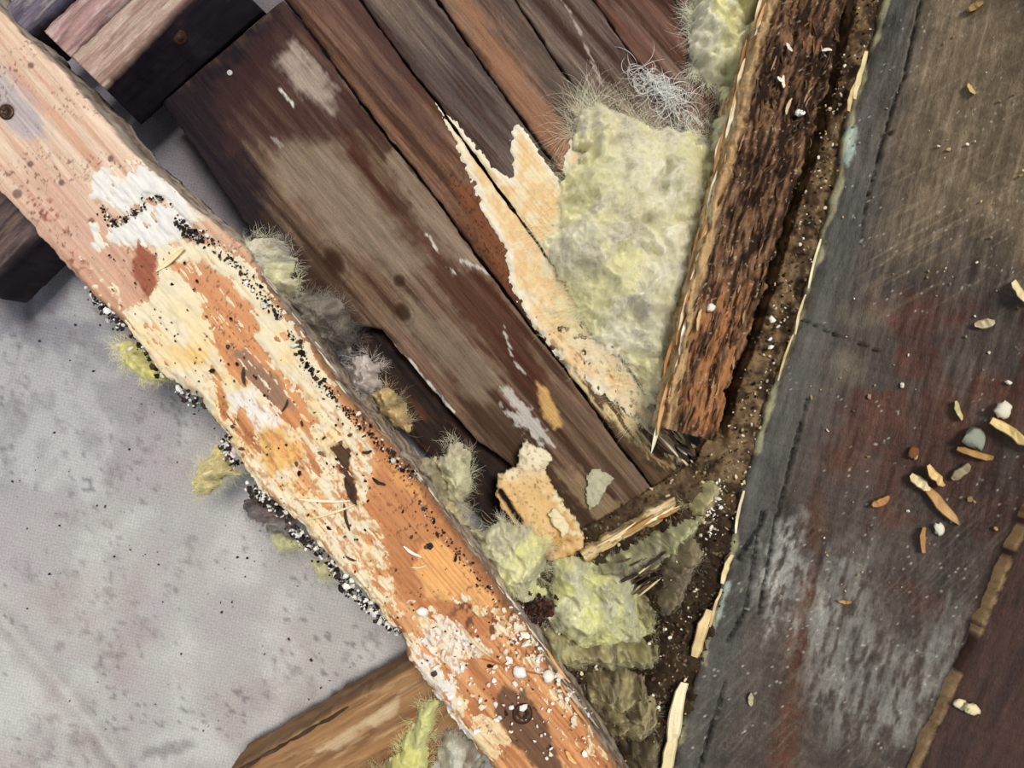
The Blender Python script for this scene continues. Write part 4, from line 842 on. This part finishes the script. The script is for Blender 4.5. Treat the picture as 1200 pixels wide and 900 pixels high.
tangle('loose_fibres', [(745, 85), (768, 102), (785, 116), (800, 128), (806, 118)], 200, ZP + .002, t, (252, 252, 246), 18, seed=5)
tangle('loose_fibres', [(764, 86), (772, 100), (790, 118)], 140, ZP + .002, t, (255, 255, 250), 6, (8, 24), seed=6)
low = 'wool tufts in the pit'
wool('wool_clump', 'bright yellow green wool tuft in the pit under the splintered batten',
     [(632, 700), (648, 672), (652, 652), (680, 648), (695, 662), (715, 660), (738, 664), (745, 690), (748, 714), (766, 735), (744, 746), (700, 752), (664, 748), (640, 726)], PIT, .075, [(232, 230, 196), (234, 234, 160), (206, 204, 182)], None, 2600, 14, lump=30, soft=14, flen=(10, 36), dirt=.25)
wool('wool_clump', 'grey green flat wool strip tucked along the underside of the splintered batten',
     [(688, 668), (700, 656), (744, 634), (800, 606), (828, 594), (824, 612), (792, 646), (760, 672), (716, 680)], PIT, .05, [(196, 196, 150), (204, 206, 160), (150, 146, 122)], None, 700, 15, lump=24, soft=10, dirt=.5)
wool('wool_clump', 'brown grey rolled wool lump beside the soil at the right of the pit',
     [(772, 645), (795, 624), (815, 620), (824, 648), (806, 676), (800, 706), (782, 724), (764, 704), (770, 674)], PIT, .045, WD, None, 500, 16, lump=20, soft=12, dirt=.5)
wool('wool_clump', 'dull yellow wool lump below the bright tuft, left of the white crumb',
     [(730, 700), (760, 694), (770, 716), (764, 740), (742, 742), (728, 722)], PIT, .05, [(196, 190, 140), (206, 204, 146), (140, 128, 100)], None, 300, 17, lump=18, soft=10, dirt=.6)
wool('wool_clump', 'dirty beige wool band crossing the middle of the pit',
     [(632, 735), (664, 740), (700, 744), (750, 742), (776, 756), (762, 776), (728, 782), (700, 776), (668, 780), (640, 766)], PIT, .065, [(186, 180, 138), (174, 166, 122), (120, 106, 84)], None, 700, 18, lump=22, soft=12, dirt=.8)
wool('wool_clump', 'dark brown grey wool lump low in the pit above the bottom tuft',
     [(690, 786), (724, 778), (754, 790), (768, 822), (768, 846), (746, 862), (714, 858), (692, 834), (684, 808)], PIT, .06, [(164, 150, 116), (178, 166, 124), (98, 84, 66)], None, 600, 19, lump=24, soft=14, dirt=.8)
wool('wool_clump', 'small dark wool wad at the bottom edge of the pit',
     [(724, 866), (752, 858), (772, 868), (768, 905), (730, 905)], PIT, .04, WD, None, 200, 20, lump=20, soft=10, dirt=.7)
wool('wool_clump', 'pale yellow wool clump between the joist and the broken cream slab',
     [(556, 622), (588, 612), (622, 618), (642, 640), (640, 664), (628, 684), (640, 694), (616, 706), (596, 696), (576, 664)], -.085, .070, [(222, 218, 186), (226, 224, 160), (164, 158, 138)], None, 1100, 21, lump=28, soft=14, dirt=.35)
wool('wool_tuft', 'pale grey wool ball with a yellow edge beside the joist, upper left of the planks',
     [(286, 290), (300, 278), (322, 280), (338, 287), (345, 304), (343, 322), (352, 338), (330, 346), (304, 340), (290, 322)], -.062, .060, [(222, 214, 196), (222, 218, 180), (170, 166, 156)], None, 700, 22, lump=22, soft=12, dirt=.15)
wool('wool_tuft', 'dark grey wool tuft with a white wispy tip hanging beside the joist',
     [(338, 350), (366, 344), (396, 350), (410, 372), (420, 402), (408, 414), (386, 398), (360, 380)], -.070, .050, [(140, 130, 118), (146, 136, 120), (84, 76, 70)], None, 500, 23, lump=22, soft=11)
wool('wool_tuft', 'small whitish wool ball beside the joist directly above the tan tuft',
     [(414, 420), (430, 414), (443, 428), (448, 450), (436, 466), (420, 456)], -.062, .052, [(206, 194, 186), (206, 204, 196), (122, 118, 112)], None, 260, 24, lump=14, soft=8)
wool('wool_tuft', 'tan folded wool tuft beside the joist below the whitish ball',
     [(438, 462), (455, 454), (470, 464), (481, 482), (479, 506), (464, 498), (448, 482)], -.066, .046, [(206, 180, 128), (206, 192, 140), (150, 134, 92)], None, 200, 25, lump=14, soft=8)
wool('wool_tuft', 'upright pointed wool tuft with pale streaks against the dark board',
     [(512, 545), (526, 520), (536, 516), (549, 532), (551, 562), (542, 590), (526, 582)], -.066, .050, [(206, 196, 168), (206, 202, 168), (140, 134, 112)], None, 400, 26, lump=14, soft=8)
wool('wool_tuft', 'cream wool tuft squeezed between the joist edge and the pointed tuft',
     [(486, 542), (510, 536), (524, 556), (526, 580), (545, 600), (556, 622), (536, 612), (508, 584)], -.066, .050, [(214, 202, 162), (212, 206, 170), (160, 150, 124)], None, 450, 27, lump=16, soft=9, dirt=.3)
wool('wool_tuft', 'yellow wool tuft poking out left of the upper cream part of the joist',
     [(138, 404), (152, 398), (168, 410), (186, 430), (196, 446), (182, 448), (160, 438), (146, 424)], -.055, .036, [(236, 226, 170), (226, 218, 140), (200, 194, 150)], None, 400, 28, lump=16, soft=9)
wool('wool_tuft', 'folded yellowish wool scrap sticking out left of the joist middle',
     [(226, 566), (232, 548), (246, 536), (254, 522), (270, 520), (274, 546), (282, 556), (262, 562), (248, 576), (230, 576)], -.055, .040, [(224, 210, 160), (206, 200, 140), (170, 164, 130)], None, 420, 29, lump=14, soft=7)
wool('wool_tuft', 'dark grey wool scrap under the left joist edge amid dark crumbs',
     [(284, 592), (302, 582), (322, 582), (346, 606), (346, 630), (316, 620), (296, 606)], -.060, .034, [(122, 104, 104), (136, 128, 124), (84, 78, 78)], None, 300, 30, lump=16, soft=8)
wool('wool_tuft', 'pale greenish wool scrap below the dark grey scrap at the joist edge',
     [(316, 622), (336, 626), (352, 628), (358, 642), (334, 644), (320, 638)], -.060, .030, [(206, 194, 168), (206, 204, 160), (150, 146, 130)], None, 220, 31, lump=12, soft=6)
wool('wool_tuft', 'tiny pale green wool scrap at the left joist edge above dark clods',
     [(364, 656), (386, 654), (396, 672), (376, 676)], -.060, .028, [(212, 206, 164), (196, 198, 150), (160, 158, 130)], None, 160, 32, lump=12, soft=6)
wool('wool_tuft', 'twisted yellow wool tuft lying on the brown cross timber at the bottom',
     [(440, 905), (466, 884), (478, 858), (490, 836), (504, 818), (514, 824), (510, 850), (500, 868), (506, 892), (496, 912)], -.083, .045, [(214, 212, 140), (222, 222, 160), (176, 170, 116)], None, 600, 33, lump=16, soft=8)
wool('wool_tuft', 'greyish white wool tuft at the bottom edge right of the twisted yellow one',
     [(518, 862), (534, 852), (556, 868), (570, 892), (566, 912), (514, 912)], -.083, .045, [(186, 178, 160), (206, 204, 190), (130, 114, 98)], None, 350, 34, lump=14, soft=8, dirt=.3)

# ---- the broken cream slab, flake and crumbs
SP = [(580, 566), (584, 556), (606, 548), (610, 524), (618, 518), (640, 528), (652, 540), (640, 548), (650, 570), (662, 590), (676, 606), (688, 640), (672, 652), (650, 660), (630, 650), (612, 632), (596, 606), (582, 588)]
def sp_cf(px, py):
    c = np.broadcast_to(lin((226, 190, 136)), px.shape + (3,)).copy(); c = mix(c, (196, 152, 92), ss(.45, .68, fbm(px / 16, py / 16, 1401, 4)) * ss(560, 640, py)); c = mix(c, (236, 222, 184), ss(.5, .3, fbm(px / 20, py / 20, 1402, 4)) * .8)
    c = mix(c, (240, 234, 210), ss(566, 540, py) * .7); c = mix(c, (120, 90, 56), ss(.7, .76, fbm(px / 3, py / 3, 1403, 2)) * .6)
    c = mix(c, (160, 148, 120), ss(14, 0, sdf(px, py, [(580, 560), (604, 600), (616, 640), (600, 620), (578, 590)])) * 0)
    return mix(c, (34, 26, 22), ss(4.2, 2, line_d(px, py, [(586, 576), (596, 590), (604, 604), (610, 612)]) + (fbm(px / 4, py / 4, 1404) - .5) * 2))
def sp_h(px, py): return (fbm(px / 9, py / 9, 1405, 5, .65) - .5) * .006 + .004 * ss(.45, .7, fbm(px / 26, py / 26, 1406, 3)) - .008 * ss(5, 2, line_d(px, py, [(586, 576), (596, 590), (604, 604), (610, 612)]))
t = thing('broken_wood_piece', 'broken cream coloured rotten wood slab with a dark crack, leaning on the lower plank end', 'wood piece', (636, 595), -.115)
solid('wood_body', SP, lambda gx, gy: -.088 + .0002 * (600 - gy) * .25, .020, sp_cf, M_crust, t, 1.4, sp_h, 4, 61, 3, .006)
solid('loose_flake', [(640, 602), (652, 596), (664, 606), (668, 620), (660, 630), (648, 616)], -.078, .006, lambda px, py: np.broadcast_to(lin((240, 224, 184)), px.shape + (3,)).copy() * (.8 + .3 * fbm(px / 5, py / 5, 1410)[..., None]), M_crust, t, 1.2, lambda px, py: (fbm(px / 5, py / 5, 1411, 3) - .5) * .004, 3, 62)
o = solid('wool_flake', [(688, 556), (694, 548), (712, 552), (721, 562), (710, 572), (704, 588), (690, 599), (687, 580)], ZP + .0075, .004, lambda px, py: np.broadcast_to(lin((186, 182, 154)), px.shape + (3,)).copy() * (.7 + .45 * fbm(px / 6, py / 4, 1420, 3)[..., None]), M_wool, None, 1.2, lambda px, py: (fbm(px / 8, py / 8, 1421, 4) - .5) * .008, 3, 63)
tag(o, 'flat grey green wool flake stuck on the lower end of the widest plank', 'flake')

# ---- wood chips and bits on the dark timber
def on_board(px, py): return float(board_z(np.array(float(px)), np.array(float(py))))
def chip(name, label, cat, p0, p1, wd, col, hz=.004, group=None, seed=0, bend=1.0, taper=.4, dz=.0015, extra=None):
    c = ((p0[0] + p1[0]) / 2, (p0[1] + p1[1]) / 2)
    o = sliver(name, p0, p1, on_board(*p0) + dz, on_board(*p1) + dz, wd, hz=hz, col=col, seed=seed, bend=bend, taper=taper)
    return tag(o, label, cat, group)
G = 'wood chips on the dark timber'
chip('wood_chip', 'cream chip with a broad blunt end, leftmost of the crossed group', 'wood chip', (1068, 556), (1090, 574), 13, (232, 214, 170), .006, G, 1501)
chip('wood_chip', 'short golden chip, upper one of the crossed group on the dark timber', 'wood chip', (1088, 545), (1106, 570), 11, (226, 190, 126), .007, G, 1502, dz=.005)
chip('wood_chip', 'long tan tapering chip pointing down right from the crossed group', 'wood chip', (1082, 566), (1124, 616), 13, (196, 156, 104), .004, G, 1503, taper=.15)
chip('wood_chip', 'large pale yellow stick leaving the frame on the right edge', 'wood chip', (1162, 492), (1215, 524), 13, (236, 208, 142), .007, G, 1504, taper=.8)
chip('wood_chip', 'cream stick end at the right edge, topmost of the sticks', 'wood chip', (1187, 330), (1208, 356), 10, (240, 220, 172), .006, G, 1505, taper=.7)
chip('wood_chip', 'thin orange brown chip lying just left of the large pale stick', 'wood chip', (1122, 525), (1164, 538), 9, (186, 144, 88), .005, G, 1506, taper=.6)
chip('wood_chip', 'small cream flake alone below the topmost stick', 'wood chip', (1142, 380), (1166, 377), 11, (226, 204, 166), .003, G, 1507)
chip('wood_chip', 'brown chip with a white corner left of the crossed group', 'wood chip', (1022, 592), (1042, 582), 11, (186, 136, 84), .005, G, 1508)
chip('wood_chip', 'narrow orange sliver standing upright below the crossed group', 'wood chip', (1083, 618), (1082, 648), 7, (176, 130, 84), .004, G, 1509, taper=.7)
chip('wood_chip', 'thin pale sliver near the top of the dark timber', 'wood chip', (1134, 98), (1143, 110), 6, (206, 180, 120), .003, G, 1510)
chip('wood_chip', 'ochre splinter cluster at the top edge of the dark timber', 'wood chip', (1132, 12), (1152, 2), 8, (176, 140, 84), .004, G, 1511)
chip('wood_chip', 'tiny brown chip on the grey patch of the dark timber', 'wood chip', (982, 704), (998, 706), 5, (186, 140, 90), .003, G, 1512)
chip('wood_chip', 'small upright flake beside the long crack low on the dark timber', 'wood chip', (881, 812), (880, 828), 7, (176, 166, 136), .0025, G, 1513, taper=.2)
chip('wood_chip', 'small yellowish chip left of the pale stone, above the orange brown chip', 'wood chip', (1120, 470), (1128, 492), 7, (206, 194, 140), .004, G, 1514)
chip('wood_chip', 'dull grey flake between the crossed group and the orange brown chip', 'wood chip', (1116, 562), (1136, 544), 13, (150, 134, 108), .003, G, 1515)
def pebble(name, label, cat, p, rad, z, col, squash=.6, asp=1.0, ang=0, seed=0, group=None):
    r_ = np.random.default_rng(seed); n, m_ = 12, 7; V = []
    for j in range(m_):
        ph = math.pi * (j + .5) / m_
        for i in range(n):
            a = 2 * math.pi * i / n; k_ = 1 + .16 * r_.normal(); x = math.cos(a) * math.sin(ph) * k_ * asp; y = math.sin(a) * math.sin(ph) * k_
            V.append((x * math.cos(ang) - y * math.sin(ang), -(x * math.sin(ang) + y * math.cos(ang)), math.cos(ph) * squash))
    sc_ = rad * (H - z) / F; V = np.array(V) * sc_; V = V + X3(np.array(float(p[0])), np.array(float(p[1])), np.array(z + squash * sc_ * .8))
    idx = np.arange(n * m_).reshape(m_, n); nx = np.roll(idx, -1, 1); q = np.stack([idx[:-1], idx[1:], nx[1:], nx[:-1]], -1).reshape(-1, 4)
    N = len(V); V = np.concatenate([V, V[idx[0]].mean(0)[None], V[idx[-1]].mean(0)[None]])
    tt = np.concatenate([np.stack([np.full(n, N), nx[0], idx[0]], -1)[:, [0, 2, 1]], np.stack([np.full(n, N + 1), idx[-1], nx[-1]], -1)[:, [0, 2, 1]]])
    o = link(name, raw_mesh(name, V, q, tt, np.broadcast_to(lin(col), V.shape)), M_crumb); return tag(o, label, cat, group)
pebble('white_crumb', 'white rounded crumb lying above the large pale stick on the right', 'crumb', (1176, 481), 10, on_board(1176, 481), (226, 222, 204), seed=1)
pebble('green_flake', 'pale greenish oval flake left of the large pale stick', 'flake', (1145, 515), 12, on_board(1145, 515), (150, 156, 140), .3, 1.25, .3, 2)
pebble('grain', 'pale grain, left of a pair on the reddish brown board', 'grain', (1125, 825), 6, on_board(1125, 825) + .011, (232, 218, 176), .6, 1.3, .4, 3, 'grain pair')
pebble('grain', 'pale grain, right of a pair on the reddish brown board', 'grain', (1139, 831), 7, on_board(1139, 831) + .011, (232, 218, 176), .6, 1.3, .5, 4, 'grain pair')
pebble('grain', 'white seed shaped grain below the tan tapering chip', 'grain', (1101, 620), 6, on_board(1101, 620), (226, 222, 206), .5, 1.4, 1.4, 5)
pebble('brown_crumb', 'round brown crumb above the crossed chips on the dark timber', 'crumb', (1071, 531), 7, on_board(1071, 531), (120, 82, 56), .5, 1, 0, 6)
pebble('white_crumb', 'white angular crumb on the soil right of the beige wool band', 'crumb', (772, 738), 7, -.085, (240, 238, 230), .8, 1, 0, 7)
pebble('white_crumb', 'white crumb on the ragged lower half of the decayed beam', 'crumb', (833, 361), 5, -.018, (236, 230, 216), .7, 1, 0, 8)
pebble('white_crumb', 'white crumb inside the dark hollow of the decayed beam', 'crumb', (936, 132), 4.5, -.02, (236, 236, 232), .7, 1, 0, 9)
pebble('white_crumb', 'white fluffy crumb on the lower joist above the screw', 'crumb', (609, 788), 7, .002, (240, 238, 232), .7, 1.2, .8, 10)
pebble('white_crumb', 'white crumb on the orange wood of the joist, above the fuzzy fungus', 'crumb', (495, 717), 6, .002, (246, 242, 236), .7, 1.2, .2, 11)
pebble('white_crumb', 'white crumb at the right joist edge level with the screw', 'crumb', (643, 793), 7, .002, (244, 236, 222), .7, 1, .2, 12)
# dark and white frass crumbs
def frass(name, label, lines, n, spread, z, size, cols, seed, cat='frass'):
    pts = np.concatenate([scatter_line(l, max(4, int(n * w_)), spread) for l, w_ in lines])
    o = link(name, crumb_mesh(name, pts, z + rng.uniform(-.003, .004, len(pts)), np.clip(rng.lognormal(math.log(size), .4, len(pts)), .7, 5.5), jitter_cols(len(pts), cols, 12)), M_crumb); return tag(o, label, cat, None, 'stuff')
DKC = [(44, 36, 36), (62, 50, 46), (36, 30, 32), (80, 64, 56), (52, 42, 40)]
MXC = DKC + [(236, 232, 226), (226, 220, 212)]
frass('frass_crumbs', 'dark crumbly frass clinging along the left edge of the joist', [([(108, 346), (120, 354), (134, 372), (148, 384)], .17), ([(150, 385), (168, 402), (186, 436)], .08), ([(206, 452), (236, 478)], .05), ([(262, 520), (276, 545)], .08), ([(296, 575), (318, 590), (338, 602)], .2), ([(340, 615), (362, 640), (380, 652)], .13), ([(388, 664), (404, 684), (414, 698)], .12), ([(422, 700), (438, 716), (454, 732), (470, 742)], .17)], 950, 4.2, -.02, 1.8, MXC, 1)
frass('frass_crumbs', 'black and white frass line running down the right edge of the joist', [([(118, 246), (133, 262), (163, 247), (173, 231), (193, 234)], .10), ([(208, 258), (222, 274), (240, 279)], .17), ([(243, 282), (270, 304), (290, 325), (318, 360), (332, 376)], .2), ([(340, 390), (356, 420), (374, 448), (396, 470)], .2), ([(400, 475), (428, 504), (470, 545), (485, 560)], .17), ([(488, 590), (520, 625), (560, 680), (590, 715)], .08)], 1150, 3.6, .001, 1.3, MXC + DKC, 2)
frass('frass_crumbs', 'dark granular frass pile between joist and wool in the pit', [([(606, 700), (622, 708), (640, 712)], .5), ([(612, 716), (630, 722), (645, 700)], .5)], 260, 7, -.06, 2.2, [(60, 40, 34), (84, 54, 44), (48, 36, 34)], 3)
JP = [(100, 290), (200, 290), (330, 420), (480, 560), (600, 720), (690, 880), (600, 880), (500, 790), (430, 690), (300, 560), (180, 420)]
pts = scatter_poly(JP, 280); o = link('frass_specks', crumb_mesh('frass_specks', pts, .003, np.clip(rng.lognormal(math.log(1.2), .5, len(pts)), .5, 4), jitter_cols(len(pts), DKC + [(110, 66, 44), (120, 84, 60)], 12)), M_crumb); tag(o, 'fine dark specks of frass sprinkled over the cream crust and orange wood of the joist', 'frass', None, 'stuff')
pts = np.concatenate([scatter_poly([(480, 720), (560, 730), (640, 790), (700, 890), (600, 890), (540, 850)], 150), scatter_line([(590, 715), (640, 780), (690, 855)], 90, 7)])
o = link('white_crumbs', crumb_mesh('white_crumbs', pts, .003, np.clip(rng.lognormal(math.log(1.9), .5, len(pts)), .7, 5), jitter_cols(len(pts), [(244, 240, 234), (236, 222, 196)], 8)), M_crumb); tag(o, 'loose white crumbs scattered on the lowest part of the joist', 'crumbs', None, 'stuff')
pts = np.concatenate([scatter_line([(985, 60), (950, 230), (900, 400), (868, 520), (840, 640)], 110, 12), scatter_line([(848, 560), (838, 600), (830, 630)], 50, 5), scatter_poly([(640, 740), (800, 640), (820, 700), (770, 860), (700, 840)], 60)])
o = link('white_crumbs', crumb_mesh('white_crumbs', pts, soil_z(pts[:, 0], pts[:, 1]) + .006, np.clip(rng.lognormal(math.log(1.5), .45, len(pts)), .6, 4), jitter_cols(len(pts), [(240, 236, 226), (226, 208, 178)], 8)), M_crumb); tag(o, 'small white crumbs dotted along the soil beside the dark timber', 'crumbs', None, 'stuff')
P_ = scatter_poly([(960, 40), (1200, 0), (1200, 600), (1100, 700), (900, 700), (960, 400)], 110)
o = link('board_specks', crumb_mesh('board_specks', P_, board_z(P_[:, 0], P_[:, 1]) + .001, np.clip(rng.lognormal(math.log(1.2), .5, len(P_)), .5, 3.5), jitter_cols(len(P_), [(226, 218, 196), (190, 160, 110), (150, 130, 100)], 10)), M_crumb); tag(o, 'fine pale specks strewn over the wide dark timber', 'crumbs', None, 'stuff')
P_ = scatter_poly([(20, 330), (120, 370), (260, 560), (460, 760), (300, 880), (60, 860), (10, 700)], 90)
o = link('sheet_specks', crumb_mesh('sheet_specks', P_, sheet_z(P_[:, 0], P_[:, 1]) + .001, np.clip(rng.lognormal(math.log(1.2), .4, len(P_)), .6, 2.6), jitter_cols(len(P_), DKC, 10)), M_crumb); tag(o, 'fine black specks lying on the grey woven sheet', 'specks', None, 'stuff')

# ---- last details in the pit and at the rotten plank end
wool('wool_tuft', 'pale yellow wool scrap in the corner where the splintered batten meets the soil',
     [(806, 590), (820, 574), (834, 560), (842, 566), (836, 588), (824, 606), (812, 606)], PIT, .028, [(216, 206, 156), (206, 196, 136), (176, 164, 124)], None, 260, 35, lump=14, soft=7, dirt=.2)
t = thing('splinter_heap', 'heap of dark and pale splinters between the bright wool tuft and brown lump', 'splinters', (755, 680), -.08)
for i in range(16):
    x, y = 738 + rng.uniform(-8, 30), 676 + rng.uniform(-22, 18); a = rng.uniform(-.9, -.2); L_ = rng.uniform(14, 34); z = float(soil_z(np.array(x), np.array(y))) + .008 + i * .0016
    sliver('splinter', (x - math.cos(a) * L_ / 2, y - math.sin(a) * L_ / 2), (x + math.cos(a) * L_ / 2, y + math.sin(a) * L_ / 2), z, z + .004, rng.uniform(2.5, 4.5), col=[(64, 46, 36), (206, 190, 150), (92, 68, 48), (46, 34, 30)][i % 4], seed=1700 + i, parent=t)
t = thing('rotten_fragments', 'brown and cream rotten splinters below the lower end of the decayed beam', 'splinters', (810, 535), -.09)
for i in range(22):
    x, y = 808 + rng.uniform(-34, 16), 524 + rng.uniform(-22, 26); a = rng.uniform(.4, 1.1); L_ = rng.uniform(16, 40); z = -.102 + rng.uniform(0, .02)
    sliver('splinter', (x - math.cos(a) * L_ / 2, y - math.sin(a) * L_ / 2), (x + math.cos(a) * L_ / 2, y + math.sin(a) * L_ / 2), z, z - .004, rng.uniform(2.5, 5), col=[(96, 70, 50), (216, 200, 164), (132, 100, 70), (60, 44, 36), (226, 214, 186)][i % 5], seed=1800 + i, parent=t)
